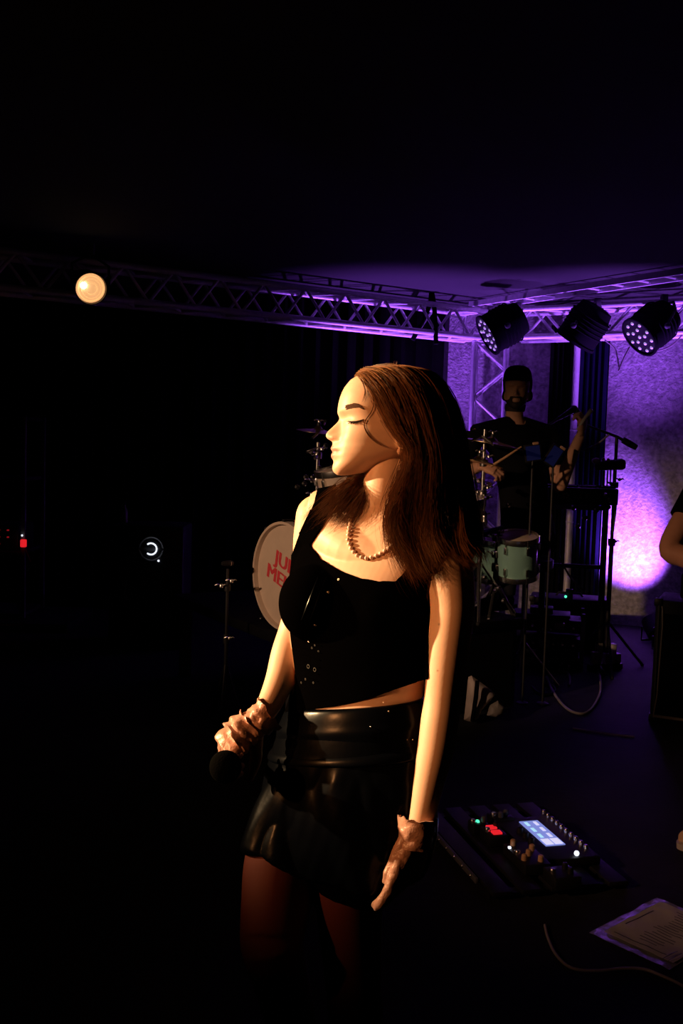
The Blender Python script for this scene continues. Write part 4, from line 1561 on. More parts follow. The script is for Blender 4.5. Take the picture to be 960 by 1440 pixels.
# bass drum
bc = at(401, 813, 5.28)
bn = Vector((-0.80, -0.60, 0)).normalized()
bt = Vector((0.60, -0.80, 0)).normalized()                  # to the reader's right across the head
BR = 0.285
bd = thing('bass_drum', 'cream bass drum with red lettering on its front head', 'drum', (bc.x, bc.y, RISER))
bc = Vector((bc.x, bc.y, RISER + BR + 0.012))
MB().lathe([(BR - .012, -.42), (BR - .012, -.02), (BR - .020, -.02), (BR - .020, -.42)], bc, bn, 64).build('shell', 'cream', bd)
for h in (0.0, -.44):
    mb = MB()
    mb.lathe([(BR - .014, h - .028), (BR + .004, h - .028), (BR + .006, h), (BR + .004, h + .026), (BR - .010, h + .026), (BR - .012, h)], bc, bn, 72).build('hoop', 'cream', bd)
hd = MB().lathe([(BR - .012, -.016), (BR - .012, -.010), (BR - .03, -.006), (.001, -.004)], bc, bn, 64).build('front_head', 'drum_head', bd)
MB().lathe([(BR - .012, -.43), (BR - .03, -.44), (.001, -.442)], bc, bn, 48).build('batter_head', 'drum_head', bd)
for k in range(10):
    an = 2 * PI * (k + .5) / 10
    e = bt * math.cos(an) + Vector((0, 0, 1)) * math.sin(an)
    MB().box(bc + e * (BR + .008) - bn * .005, (.022, .060, .018), Matrix((e.cross(bn), bn, e)).transposed(), .003).build('claw', 'black', bd)
    bar(MB(), bc + e * (BR + .010) + bn * .01, bc + e * (BR + .010) - bn * .17, .004, 8).build('tension_rod', 'chrome', bd)
up = Vector((0, 0, 1))
tx = (bt * 0.95 - up * 0.28).normalized()
ty = (up * 0.97 + bt * 0.16).normalized()
text_mesh('JULIA', .108, bc + bn * .0005 - bt * .105 + up * .060, tx, ty, 'lettering', 'red_print', hd, .0055, .001)
text_mesh('MELAN', .108, bc + bn * .0005 - bt * .185 - up * .020, tx, ty, 'lettering', 'red_print', hd, .0055, .001)
MB().lathe([(.03, 0), (.03, .002)], bc + bt * .10 - up * .17 - bn * .003, bn, 20).build('emblem', 'red_print', hd)
for sgn in (-1, 1):
    q = bc + bt * sgn * BR * .8 - bn * .16 - up * BR * .55
    bar(MB(), q, Vector((q.x, q.y, 0)) + bt * sgn * .10 + bn * .10 + up * (RISER + .008), .009, 10).build('spur', 'chrome', bd)
for dz in (.175, .225):
    q = bc - bt * (BR * .78) - bn * .20 + up * dz
    bar(MB(), q, q - bt * .10, .010, 10).build('mount_rod', 'cream', bd)


def drum(name, label, c, axis, R, H, m, lugs=6, group=None):
    c, axis = Vector(c), Vector(axis).normalized()
    t = thing(name, label, 'drum', c - axis * H / 2, group)
    MB().lathe([(R - .004, -H / 2), (R, -H / 2 + .004), (R, H / 2 - .004), (R - .004, H / 2)], c, axis, 40).build('shell', m, t)
    for h in (-H / 2, H / 2):
        MB().lathe([(R + .001, -.016), (R + .010, -.016), (R + .012, 0), (R + .010, .016), (R + .004, .016), (R + .002, 0)], c + axis * h, axis, 40).build('rim', 'chrome', t)
    MB().lathe([(R, H / 2 + .001), (R - .01, H / 2 + .006), (.001, H / 2 + .007)], c, axis, 40).build('drum_skin', 'cream', t)
    a, u, v = frame(axis)
    for k in range(lugs):
        an = 2 * PI * (k + .3) / lugs
        e = u * math.cos(an) + v * math.sin(an)
        Rm = Matrix((e.cross(axis), e, axis)).transposed()
        for s_ in (-1, 1):
            lg = MB().box(c + e * (R + .008) + axis * (H * .28 * s_), (.018, .018, .045), Rm, .004).build('lug', 'chrome', t)
            bar(MB(), c + e * (R + .010) + axis * (H * .28 * s_), c + e * (R + .010) + axis * (s_ * (H / 2 + .018)), .0035, 6).build('tension_rod', 'chrome', lg)
    return t


dts = 'teal drums beside the drummer'
t1 = drum('tom_drum', 'pale teal tom drum with chrome rim facing the stage', at(727, 782, 5.95), (-.05, -.22, .97), .118, .235, 'teal')
t2 = drum('tom_drum', 'pale teal tom drum half behind the black stand', at(686, 783, 6.19), (.12, -.18, .97), .125, .24, 'teal')
drum('tom_drum', 'small cream tom drum mounted over the bass drum', at(481, 689, 5.45), (-.20, -.10, .97), .125, .22, 'cream')
drum('snare_drum', 'shallow chrome-edged snare drum beside the drummer', at(640, 720, 5.75), (-.1, -.1, .99), .17, .13, 'cream', 8)


def wingnut(c, parent, s=1.0, m='chrome'):
    mb = MB()
    mb.lathe([(.010 * s, 0), (.011 * s, .012 * s), (.006 * s, .02 * s)], c, (0, 0, 1), 12)
    for sg in (-1, 1):
        mb.path([Vector(c) + Vector((0, 0, .008 * s)), Vector(c) + Vector((sg * .02 * s, -.006, .016 * s)), Vector(c) + Vector((sg * .030 * s, -.006, .012 * s))], [.005 * s, .006 * s, .003 * s], 8)
    return mb.build('wing_nut', m, parent)


def stand(name, label, top, ground, m='chrome', r=.011, spread=.26, cat='stand', clamp=(), group=None, legs=3, ang0=.4):
    top = Vector(top)
    g = Vector((top.x, top.y, ground))
    t = thing(name, label, cat, g, group)
    H = top.z - ground
    bar(MB(), g + up * .10, g + up * (H * .55), r * 1.35, 12).build('lower_tube', m, t)
    bar(MB(), g + up * (H * .5), top, r, 12).build('upper_tube', m, t)
    MB().lathe([(r * 2, -.025), (r * 2.2, 0), (r * 2, .025)], g + up * (H * .55), (0, 0, 1), 14).build('collar', m, t)
    wingnut(g + up * (H * .55) + Vector((.02, -.02, 0)), t, .9)
    for k in range(legs):
        an = ang0 + 2 * PI * k / legs
        e = Vector((math.cos(an), math.sin(an), 0))
        lg = MB().path([g + up * min(.34, H * .4), g + e * spread + up * .015], r * .8, 8).build('leg', m, t)
        MB().ball(g + e * spread + up * .013, .013, 10, 6).build('rubber_foot', 'rubber', lg)
    for z in clamp:
        MB().lathe([(r * 2.2, -.02), (r * 2.4, 0), (r * 2.2, .02)], g + up * (z - ground), (0, 0, 1), 12).build('clamp', m, t)
        wingnut(g + up * (z - ground) + Vector((-.03, -.02, 0)), t, 1.1)
        wingnut(g + up * (z - ground + .03) + Vector((.025, -.03, 0)), t, 1.0)
    return t


def cymbal(label, c, axis, R, group=None, cat='cymbal'):
    c, axis = Vector(c), Vector(axis).normalized()
    t = thing('cymbal', label, cat, c, group)
    MB().lathe([(R, -.008), (R, -.0065), (R * .6, .004), (R * .22, .010), (R * .18, .018), (R * .10, .030), (.008, .034), (.008, .030), (R * .10, .026), (R * .17, .014), (R * .6, .001)], c, axis, 48).build('bow', 'cymbal', t)
    MB().lathe([(.012, .03), (.014, .04), (.010, .05)], c, axis, 12).build('felt', 'black', t)
    wingnut(c + axis * .05, t)
    return t


# hi-hat by the drummer's hand
hh = at(681, 622, 5.80)
hs = stand('hi_hat_stand', 'chrome hi-hat stand in front of the drummer', hh + up * .075, RISER, clamp=(hh.z - .12, hh.z - .30, hh.z - .36))
cymbal('upper cymbal of the hi-hat pair catching blue light', hh + Vector((.04, 0, .0)), (.16, -.02, .98), .185)
hx_ = at(672, 649, 5.80)
cymbal('lower tilted cymbal under the hi-hat pair', hx_, (.20, .05, .97), .15)
# clutch arms
for sgn, (x, y) in ((-1, (662, 620)), (1, (694, 626))):
    bar(MB(), at(677, 613, 5.70), at(x, y, 5.66), .008, 8).build('clutch_arm', 'chrome', hs)
# crash stand behind her chin, on the far left of the kit
cs = stand('cymbal_stand', 'chrome cymbal stand beside the cream tom drum', at(447, 622, 5.90), RISER, clamp=(1.46, 1.30, 1.22))
cymbal('thin cymbal above the cream tom drum', at(447, 606, 5.90), (.10, -.06, .99), .13)
for (x0, y0), (x1, y1) in (((431, 636), (448, 629)), ((439, 616), (454, 604)), ((443, 645), (446, 640)), ((457, 592), (456, 597))):
    mb = MB().tube(at(x0, y0, 5.83), at(x1, y1, 5.88), .009, .006, 10)
    mb.build('boom_arm', 'chrome', cs)
for x, y in ((430, 671), (440, 671), (428, 680), (418, 685), (455, 663), (449, 658), (458, 627)):
    MB().lathe([(.012, -.012), (.017, 0), (.012, .012)], at(x, y, 5.85), (.5, -.8, .2), 12).build('knob', 'chrome', cs)
bs = stand('tom_stand', 'black stand holding the two teal tom drums', at(700, 742, 5.95), RISER, 'black', .014, .11, clamp=(1.0, .9), ang0=.1)
for x, y in ((666, 672), (673, 676), (679, 690), (687, 681), (661, 697), (715, 710), (708, 845), (697, 830), (681, 812), (701, 827), (690, 880), (688, 871)):
    MB().lathe([(.010, -.014), (.016, 0), (.010, .014)], at(x, y, 5.86), (.4, -.8, .3), 12).build('knob', 'chrome', bs)
# drum throne
q = JD['pelvis']
th = thing('drum_throne', 'tall round black drum throne under the seated drummer', 'stool', (q.x, q.y, 0))
sz = q.z - .20
MB().lathe([(.15, -.07), (.17, -.05), (.17, 0), (.14, .02), (.01, .025)], (q.x, q.y, sz), (0, 0, 1), 32).build('seat', 'black', th)
bar(MB(), (q.x, q.y, .1), (q.x, q.y, sz - .06), .02, 12).build('post', 'chrome', th)
for k in range(3):
    an = 2 * PI * k / 3
    bar(MB(), (q.x, q.y, .30), (q.x + .24 * math.cos(an), q.y + .24 * math.sin(an), .01), .01, 8).build('leg', 'chrome', th)
# sticks
o = MB().path([at(690, 656, 5.72), at(712, 642, 5.70), at(733, 628, 5.68)], [.0085, .0075, .0045], 10).build('drumstick', 'wood')
tag(o, 'wooden drumstick held low over the cymbals', 'drumstick')
o = MB().path([at(812, 604, 6.02), at(822, 588, 5.96), at(832, 576, 5.93)], [.009, .010, .014], 10).build('drumstick', 'white_plastic')
tag(o, 'pale drumstick end in the raised fist', 'drumstick')

# kick microphone on a short stand
km = atz(322, 812, RISER + .20)
kg = at(320, 800, 5.35)
ks = stand('microphone_stand', 'short black microphone stand in front of the bass drum', Vector((kg.x, kg.y, kg.z)), 0.0, 'black', .008, .10, clamp=(kg.z - .10,))
ko = thing('microphone', 'small kick microphone on the short stand near the bass drum', 'microphone', kg)
kd = Vector((.8, .55, 0)).normalized()
MB().lathe([(.010, -.035), (.014, -.025), (.016, .0), (.016, .02), (.012, .03), (.002, .034)], kg + up * .03, kd, 20).build('body', 'black', ko)
MB().lathe([(.0165, .01), (.0175, .013), (.0165, .016)], kg + up * .03, kd, 20).build('band', 'chrome', ko)

# ================================================================== sampler, stands and gear behind the drummer
SDp = 6.95
sc_ = at(811, 696, SDp)
sp = thing('sampler', 'flat black drum sampler with white markings on its stand', 'instrument', sc_ - up * .06)
MB().box(sc_, (.52, .30, .115), Matrix.Rotation(-.12, 3, 'Z'), .012).build('case', 'black', sp)
Rz = Matrix.Rotation(-.12, 3, 'Z')
for i in range(4):
    for j in range(2):
        MB().box(sc_ + Rz @ Vector((-.19 + .126 * i, -.06 + .13 * j, .062)), (.11, .11, .012), Rz, .003).build('pad', 'rubber', sp)
fy = -.1515
for x in (.02, .06):
    MB().ring(sc_ + Rz @ Vector((x, fy, .0)), Rz @ Vector((0, 1, 0)), .016, .0025, 14, 6, -1.2, 1.4).build('marking', 'tan_knob', sp)
for k in range(5):
    an = 2 * PI * k / 5
    MB().ball(sc_ + Rz @ Vector((-.09 + .016 * math.cos(an), fy, .016 * math.sin(an))), .006, 8, 6).build('marking', 'tan_knob', sp)
kt = thing('keyboard_stand', 'black two-legged stand under the drum sampler', 'stand', (sc_.x, sc_.y, 0))
for sgn, x in ((-1, -.21), (1, .20)):
    q = sc_ + Rz @ Vector((x, 0, -.07))
    bar(MB(), q, Vector((q.x, q.y, .04)), .022, 12).build('leg', 'black', kt)
    f_ = Rz @ Vector((0, .24, 0))
    bar(MB(), Vector((q.x, q.y, .03)) - f_, Vector((q.x, q.y, .03)) + f_, .018, 10).build('foot', 'black', kt)
    bar(MB(), q - f_ * .55, q + f_ * .55, .016, 10).build('arm', 'black', kt)
bar(MB(), sc_ + Rz @ Vector((-.21, 0, -.5)), sc_ + Rz @ Vector((.20, 0, -.5)), .016, 10).build('crossbar', 'black', kt)
for x, y in ((806, 714), (838, 718), (822, 728), (812, 740), (852, 697), (857, 703), (760, 718), (763, 726)):
    MB().lathe([(.012, -.016), (.02, 0), (.012, .016)], at(x, y, SDp - .20), (.3, -.9, .2), 12).build('knob', 'chrome', kt)
# low table surface that catches the purple light under the sampler
tr = thing('equipment_tray', 'flat tray under the drum sampler lit purple from behind', 'tray', at(800, 712, SDp) - up * .02)
MB().box(at(800, 713, SDp + .05), (.46, .34, .014), Rz, .004).build('board', 'grey', tr)
for s_ in (-1, 1):
    MB().box(at(800, 713, SDp + .05) + Rz @ Vector((0, s_ * .17, .01)), (.46, .01, .03), Rz).build('lip', 'grey', tr)

# tall microphone boom stand on the right
bs_t = at(867, 614, 6.9)
mb_ = stand('microphone_stand', 'tall black boom microphone stand before the glowing plaster', bs_t, 0.0, 'black', .012, .32, clamp=(1.30,))
b0, b1 = at(892, 628, 6.9), at(778, 578, 6.6)
bm1 = MB().path([b0, bs_t, at(822, 597, 6.75)], [.012, .010, .009], 10).build('boom', 'black', mb_)
MB().lathe([(.022, -.06), (.024, 0), (.020, .05)], b0.lerp(bs_t, .25), (b0 - bs_t), 14).build('counterweight', 'black', mb_)
vm = thing('microphone', 'vocal microphone hanging from a boom above the drummer', 'microphone', at(757, 606, 6.3))
va, vb = at(757, 606, 6.3), at(806, 576, 6.5)
vd = (vb - va).normalized()
MB().path([va, va.lerp(vb, .45), vb], [.008, .008, .022], 12).build('body', 'black', vm)
MB().lathe([(.010, -.03), (.022, -.02), (.022, .02), (.012, .03)], va, vd, 16).build('head', 'chrome', vm)
MB().path([vb, at(822, 592, 6.68)], [.03, .02], 12).build('clip', 'black', vm)
# percussion bar on the boom stand
pb_c = at(856, 654, 6.85)
pbar = thing('bar_chimes', 'black padded bar with thin hanging rods on the boom stand', 'chimes', pb_c)
MB().path([at(836, 657, 6.85), at(842, 655, 6.85), pb_c, at(874, 653, 6.85), at(878, 653, 6.85)], [.022, .034, .036, .040, .030], 18).build('bar', 'black', pbar)
MB().ball(at(838, 648, 6.80), .026, 14, 10, (1.2, 1, .8)).build('cap', 'white_plastic', pbar)
for i in range(6):
    x = 841 + i * 4.4
    bar(MB(), at(x, 658, 6.85), at(x - 1, 688 - i * 1.5, 6.85), .0055, 8).build('rod', 'grey', pbar)
for x, y in ((848, 646), (855, 647)):
    MB().ball(at(x, y, 6.80), .012, 10, 8).build('peg', 'tan_knob', pbar)
# two tablets
for (x, y, w_, h_, tilt, lab) in ((749, 637, .085, .085, -.15, 'small dark blue tablet screen upright beside the low drumstick'),
                                  (778, 641, .065, .11, .55, 'small dark blue tablet screen tilted next to the raised forearm')):
    c = at(x, y, 5.9)
    R_ = Matrix.Rotation(.1, 3, 'Z') @ Matrix.Rotation(tilt, 3, 'Y')
    t = thing('tablet', lab, 'tablet', c - up * h_ / 2)
    fr0 = MB().box(c, (w_ + .02, .012, h_ + .02), R_, .003).build('frame', 'black', t)
    MB().box(c + R_ @ Vector((0, -.0065, 0)), (w_, .002, h_), R_).build('screen', 'tablet', t)
    MB().box(c + R_ @ Vector((.02, -.005, h_ / 2 + .012)), (.035, .02, .016), R_, .004).build('clip', 'tan_knob', t)
    gz = Vector((c.x, c.y, 0))
    bar(MB(), c - up * (h_ / 2 - .01), gz + up * .01, .007, 8).build('stem', 'black', t)
    MB().lathe([(.035, 0), (.035, .010), (.015, .018)], gz, (0, 0, 1), 18).build('base', 'black', t)

# white cloth bag hung behind the teal drum, lit purple
wb_ = MB()
outl = [(737, 716), (741, 708), (758, 706), (759, 730), (757, 756), (748, 748), (739, 742), (741, 730)]
wb_.prism([at(x, y, 7.15) for x, y in outl], FWD * .05)
o = wb_.build('cloth', 'white_plastic')
tag(o, 'white cloth hung on the stand behind the teal drums', 'cloth')
cb = MB().spath([at(x, y, 6.7) for x, y in ((745, 683), (735, 696), (728, 705), (742, 702), (757, 703), (762, 722), (774, 756), (788, 787), (802, 812), (822, 833))], [.0065] * 10, 8)
o = cb.build('cable', 'cable_light')
tag(o, 'pale cable looping down from the drum sampler stand', 'cable')
o = MB().spath([at(x, y, 6.65) for x, y in ((788, 628), (800, 632), (822, 632), (840, 624), (856, 611))], [.006] * 5, 8).build('cable', 'cable_light')
tag(o, 'thin cable sagging from the boom to the raised arm', 'cable')
for i, (pts, lab) in enumerate((([(861, 690), (866, 708), (862, 745), (857, 790)], 'black cable hanging beside the boom microphone stand'),)):
    o = MB().spath([at(x, y, 6.8) for x, y in pts], [.006] * len(pts), 8).build('cable', 'cable_dark')
    tag(o, lab, 'cable')


# ---- amplifiers
def amp_box(name, label, c, size, R, cat='amplifier', grille=True):
    c = Vector(c)
    t = thing(name, label, cat, c - up * size[2] / 2)
    MB().box(c, size, R, .016).build('cabinet', 'tolex', t)
    w_, d_, h_ = size
    if grille:
        MB().box(c + R @ Vector((0, -d_ / 2 - .002, -.03 * h_)), (w_ * .90, .012, h_ * .84), R, .004).build('grille', 'black_matte', t)
    for sx_ in (-1, 1):
        for sz_ in (-1, 1):
            MB().box(c + R @ Vector((sx_ * (w_ / 2 - .015), -d_ / 2 + .01, sz_ * (h_ / 2 - .015))), (.045, .045, .045), R, .008).build('corner_guard', 'black', t)
    return t


c_c = atz(803, 918, 0) + up * .21
Rc = Matrix.Rotation(-.22, 3, 'Z')
c_c.y += .15
am = amp_box('guitar_amplifier', 'black combo amplifier on the floor below the plaster wall', c_c, (.58, .28, .40), Rc)
MB().path([c_c + Rc @ Vector((-.1, 0, .20)), c_c + Rc @ Vector((-.08, 0, .225)), c_c + Rc @ Vector((.08, 0, .225)), c_c + Rc @ Vector((.1, 0, .20))], .009, 8).build('handle', 'rubber', am)
# rack of effects in front of it
rk_c = atz(768, 934, 0) + up * .20
rk = thing('effects_rack', 'open rack of small black boxes with shiny knobs beside the combo amplifier', 'rack', rk_c - up * .20)
for sx_ in (-.24, .24):
    for sy_ in (-.13, .13):
        MB().box(rk_c + Rc @ Vector((sx_, sy_, 0)), (.025, .025, .40), Rc).build('post', 'grey', rk)
for i, z in enumerate((-.16, -.03, .10)):
    u_ = MB().box(rk_c + Rc @ Vector((0, 0, z)), (.45, .24, .09), Rc, .006).build('unit', 'black', rk)
    for k in range(6):
        q = rk_c + Rc @ Vector((-.18 + .07 * k + random.uniform(-.015, .015), -.125, z + random.uniform(-.025, .025)))
        MB().lathe([(.011, 0), (.011, .018), (.008, .022)], q, Rc @ Vector((0, -1, 0)), 12).build('knob', 'chrome', u_)
    q = rk_c + Rc @ Vector((-.12 + .1 * i, -.122, z))
    MB().box(q, (.07, .012, .05), Rc, .003).build('badge', 'cable_light', u_)
MB().ball(at(795, 839, (rk_c - CAM).dot(FWD) - .05), .010, 8, 6).build('green_light', 'led_green', rk)
MB().box(rk_c + Rc @ Vector((-.05, 0, .165)), (.40, .22, .02), Rc, .004).build('top_tray', 'black', rk)
MB().box(at(800, 838, (rk_c - CAM).dot(FWD)) , (.05, .03, .10), Rc, .004).build('light_post', 'black', rk)
MB().box(rk_c + Rc @ Vector((-.05, -.02, .195)), (.16, .12, .045), Rc, .006).build('small_box', 'grey', rk)

# tall cabinet on the right with a head on top
gA = atz(913, 1012, 0)
Rg = Matrix.Rotation(-.42, 3, 'Z')
gs = (.76, .36, .70)
g_c = gA + Rg @ Vector((gs[0] / 2, gs[1] / 2, gs[2] / 2))
ga = amp_box('speaker_cabinet', 'tall black guitar speaker cabinet in front of the glowing plaster', g_c, gs, Rg, 'speaker')
for x in (-gs[0] / 2 + .02, gs[0] / 2 - .02):
    MB().box(g_c + Rg @ Vector((x, -gs[1] / 2 - .008, 0)), (.008, .008, gs[2] * .92), Rg).build('piping', 'cable_dark', ga)
MB().box(g_c + Rg @ Vector((0, -gs[1] / 2 - .008, -gs[2] * .46)), (gs[0] * .94, .010, .014), Rg).build('lower_piping', 'cable_light', ga)
h_c = g_c + up * (gs[2] / 2 + .075) + Rg @ Vector((.05, .05, 0))
gh = thing('amplifier_head', 'black amplifier head with a row of knobs on the tall cabinet', 'amplifier', h_c - up * .075)
MB().box(h_c, (.62, .24, .145), Rg, .012).build('case', 'tolex', gh)
MB().box(h_c + Rg @ Vector((0, -.122, -.015)), (.56, .008, .06), Rg).build('panel', 'grey', gh)
for k in range(9):
    MB().lathe([(.014, 0), (.012, .018), (.010, .020)], h_c + Rg @ Vector((-.24 + .058 * k, -.126, -.015)), Rg @ Vector((0, -1, 0)), 12).build('knob', 'tan_knob' if k % 3 == 0 else 'black', gh)
MB().path([h_c + Rg @ Vector((-.1, 0, .07)), h_c + Rg @ Vector((-.08, 0, .095)), h_c + Rg @ Vector((.08, 0, .095)), h_c + Rg @ Vector((.1, 0, .07))], .008, 8).build('handle', 'rubber', gh)
MB().path([g_c + Rg @ Vector((-.36, -.15, .352)), g_c + Rg @ Vector((-.34, -.188, .30)), g_c + Rg @ Vector((-.335, -.195, .2)), g_c + Rg @ Vector((-.345, -.19, -.2)), g_c + Rg @ Vector((-.36, -.19, -.33))], .004, 6).build('hanging_lead', 'cable_light', ga)

# ---- left side gear
# rack tower with red lights
r_c = at(14, 735, 8.1)
r_c.z = .87
rt = thing('equipment_tower', 'dark equipment tower with red indicator lights by the far wall', 'rack', (r_c.x, r_c.y, .07))
mat('frame_red', (0.13, 0.13, 0.13), 0.5)
for sx_ in (-.30, .19):
    for sy_ in (-.25, .25):
        MB().box(r_c + Vector((sx_ + .0, sy_, 0)), (.035, .035, 1.6), None, .004).build('post', 'frame_red', rt)
for z in (-.78, -.28, .30, .78):
    MB().box(r_c + Vector((-.095, 0, z)), (.56, .54, .03), None, .004).build('shelf', 'navy_wall', rt)
dk = MB().box(r_c + Vector((-.1, -.05, -.16)), (.50, .40, .20), None, .01).build('mixer_body', 'black', rt)
for i in range(6):
    for j in range(3):
        if (i * 7 + j * 3) % 4 != 1:
            MB().box(r_c + Vector((-.28 + .07 * i, -.256, -.10 - .055 * j)), (.016, .012, .010), None, .002).build('red_light', 'led_red_dim', dk)
q = at(33, 764, 7.83)
MB().box(q, (.045, .03, .06), None, .006).build('red_lamp', 'led_red', rt)
MB().ball(at(31, 753, 7.82), .008, 8, 6).build('white_light', 'led_white', rt)
MB().path([at(36, 772, 7.83), at(40, 783, 7.83), at(43, 790, 7.83)], .006, 8).build('glow_tinted_lead', 'red_glow_paint', rt)  # cable lit red: the red glow is painted as its colour
MB().lathe([(.06, 0), (.06, .004)], r_c + Vector((-.14, -.28, .52)), (0, -1, 0), 24).build('blue_disc', 'screen', rt) if False else None
# low step; a red strip paints the red glow along its edge
st = thing('step', 'low step under the equipment tower with red glow painted along its edge', 'step', (r_c.x, r_c.y - .05, 0))
sq = Vector((r_c.x, r_c.y - .05, 0))
MB().box(sq + Vector((-.05, 0, .035)), (1.3, .80, .07), None, .01).build('tread', 'floor', st)
MB().box(sq + Vector((-.15, -.405, .050)), (.80, .010, .016), None).build('painted_edge_glow', 'red_glow_paint', st)
# powered speaker with a ring light
s_c = at(213, 778, 7.4)
s_c.z = .45
pk = thing('powered_speaker', 'dark speaker cabinet with a white light ring on its round cone', 'speaker', (s_c.x, s_c.y, 0))
MB().box(s_c + Vector((0, 0, 0.0)), (.54, .42, .90), None, .02).build('cabinet', 'black', pk)
rc_ = at(212, 772, 7.17)
mat('cone', (0.05, 0.045, 0.06), 0.4)
fy_ = s_c.y - .21
rc_.y = fy_
cn = MB().lathe([(.002, -.028), (.05, -.026), (.078, .0), (.088, .006), (.092, .0), (.092, -.01)], rc_, (0, -1, 0), 36).build('cone', 'cone', pk)
MB().lathe([(.002, .004), (.018, .003), (.024, -.02)], rc_, (0, -1, 0), 20).build('dust_cap', 'black', cn)
MB().ring(rc_ + Vector((0, -.012, 0)), (0, -1, 0), .041, .0055, 32, 8, -2.25, 2.25).build('light_ring', 'led_white', pk)
MB().ball(rc_ + Vector((.055, -.008, -.085)), .008, 8, 6).build('status_light', 'led_white', pk)
MB().box(s_c + Vector((-.15, -.212, -.05)), (.03, .006, .19), None, .002).build('trim_strip', 'grey', pk)
MB().box(s_c + Vector((0.0, -.212, .28)), (.36, .006, .02), None, .002).build('trim_strip', 'grey', pk)
bt_ = thing('bottle', 'small pale bottle standing on the dark speaker cabinet', 'bottle', (at(177, 680, 7.35).x, s_c.y - .05, .90))
bo_ = Vector((at(177, 680, 7.35).x, s_c.y - .05, .90))
MB().lathe([(.020, 0), (.023, .004), (.023, .085), (.020, .10), (.009, .118), (.009, .135)], bo_, (0, 0, 1), 20).build('bottle_body', 'cable_light', bt_)
MB().lathe([(.011, .132), (.011, .152)], bo_, (0, 0, 1), 16).build('cap', 'black', bt_)

# ================================================================== things on the floor
# crumpled white bag with a black strap, leaning on the riser
def crumple(name, outline, depth, thick, m, label, cat, seed):
    """a soft bag: outline (pixel corners at one distance) pillowed and creased"""
    P = [at(x, y, depth) for x, y in outline]
    c = sum(P, Vector()) / len(P)
    mb = MB()
    n, rings = 48, 9
    per = []
    for k in range(n):
        u = k / n * len(P)
        i = int(u)
        per.append(P[i % len(P)].lerp(P[(i + 1) % len(P)], u - i))
    for sgn in (-1, 1):
        b = len(mb.v)
        for r in range(rings):
            t = 1 - r / rings
            for k in range(n):
                p = c.lerp(per[k], t)
                h = thick * math.sqrt(max(0, 1 - t ** 3)) + .018 * abs(noise.noise(p * 9 + Vector((seed, 0, sgn)))) * (1 - t ** 4)
                mb.v.append(p + FWD * (h * sgn))
        for r in range(rings - 1):
            for k in range(n):
                mb.f.append([b + r * n + k, b + r * n + (k + 1) % n, b + (r + 1) * n + (k + 1) % n, b + (r + 1) * n + k])
        mb.f.append([b + (rings - 1) * n + k for k in range(n)])
    o = mb.build(name, m)
    tag(o, label, cat)
    return o


bgd = (atz(660, 1014, 0) - CAM).dot(FWD)
mb = None
bagt = thing('carrier_bag', 'crumpled pale carrier bag with dark strap on the floor beside the platform', 'bag', atz(664, 1014, 0))
b1_ = crumple('bag_body', [(652, 1012), (655, 985), (658, 952), (663, 950), (690, 970), (696, 976), (690, 984), (684, 990), (676, 1000), (671, 1012), (662, 1016)], bgd, .05, 'bag', 'x', 'x', 2)
del b1_['label']; del b1_['category']
b1_.data.transform(Matrix.Translation(-bagt.location))
b1_.parent = bagt
st_ = MB().path([at(671, 957, bgd - .09), at(669, 980, bgd - .10), at(664, 1014, bgd - .07)], [.012, .013, .012], 8).build('strap', 'black_matte', bagt)
b2_ = crumple('printed_side', [(688, 992), (700, 985), (709, 994), (707, 1004), (697, 1009), (684, 1006)], bgd - .02, .03, 'cable_light', 'x', 'x', 5)
del b2_['label']; del b2_['category']
b2_.data.transform(Matrix.Translation(-bagt.location))
b2_.parent = bagt

# power strip with pale plugs
ps = atz(850, 941, 0)
pst = thing('power_strip', 'power strip with pale plugs on the floor beyond the cabinet', 'power strip', ps)
Rp = Matrix.Rotation(.35, 3, 'Z')
MB().box(ps + up * .02, (.26, .06, .04), Rp, .006).build('strip', 'black', pst)
for x, h_, dx in ((-.09, .09, 0), (-.05, .15, .01), (.0, .08, -.01), (.06, .14, 0), (.10, .07, .0)):
    pg = MB().box(ps + Rp @ Vector((x, dx, .04 + h_ / 2)), (.04, .045, h_), Rp, .008).build('plug', 'white_plastic', pst)
# floor cables
for pts, lab, m, r in (([(762, 933), (790, 926), (808, 920), (826, 912), (843, 902)], 'thin pale cable curving in front of the combo amplifier', 'cable_light', .007),
                       ([(768, 952), (776, 970), (790, 990), (805, 1001), (822, 1003), (835, 992), (844, 972), (843, 950), (840, 938)], 'pale cable in a wide loop on the floor by the power strip', 'cable_light', .008),
                       ([(783, 944), (797, 945), (801, 955), (800, 964)], 'short cable bent on the floor inside the wide loop', 'cable_light', .007),
                       ([(805, 1024), (835, 1029), (862, 1033), (892, 1036)], 'flat dark cable lying straight before the tall cabinet', 'cable_light', .005),
                       ([(748, 966), (757, 974), (770, 976), (780, 972), (776, 964), (762, 962)], 'dark coiled cable beside the wide cable loop', 'cable_dark', .008)):
    o = MB().spath([atz(x, y, r + .002) for x, y in pts], [r] * len(pts), 8).build('cable', m)
    tag(o, lab, 'cable')
fcb = [(766, 1301), (770, 1318), (780, 1340), (796, 1357), (815, 1364), (845, 1365), (875, 1362), (905, 1363), (930, 1372), (952, 1382), (975, 1396)]
o = MB().spath([atz(x, y, .006) for x, y in fcb], [.0048] * len(fcb), 8).build('cable', 'cable_light')
tag(o, 'long grey cable curving past the plastic-sleeved set list', 'cable')
jk = thing('jack_plug', 'beige jack plug at the end of the long floor cable', 'plug', atz(966, 1352, 0))
jq = atz(968, 1356, .014)
MB().lathe([(.013, -.02), (.014, .0), (.014, .035), (.009, .04), (.004, .055)], jq, (.3, .9, 0), 14).build('barrel', 'shoe', jk)

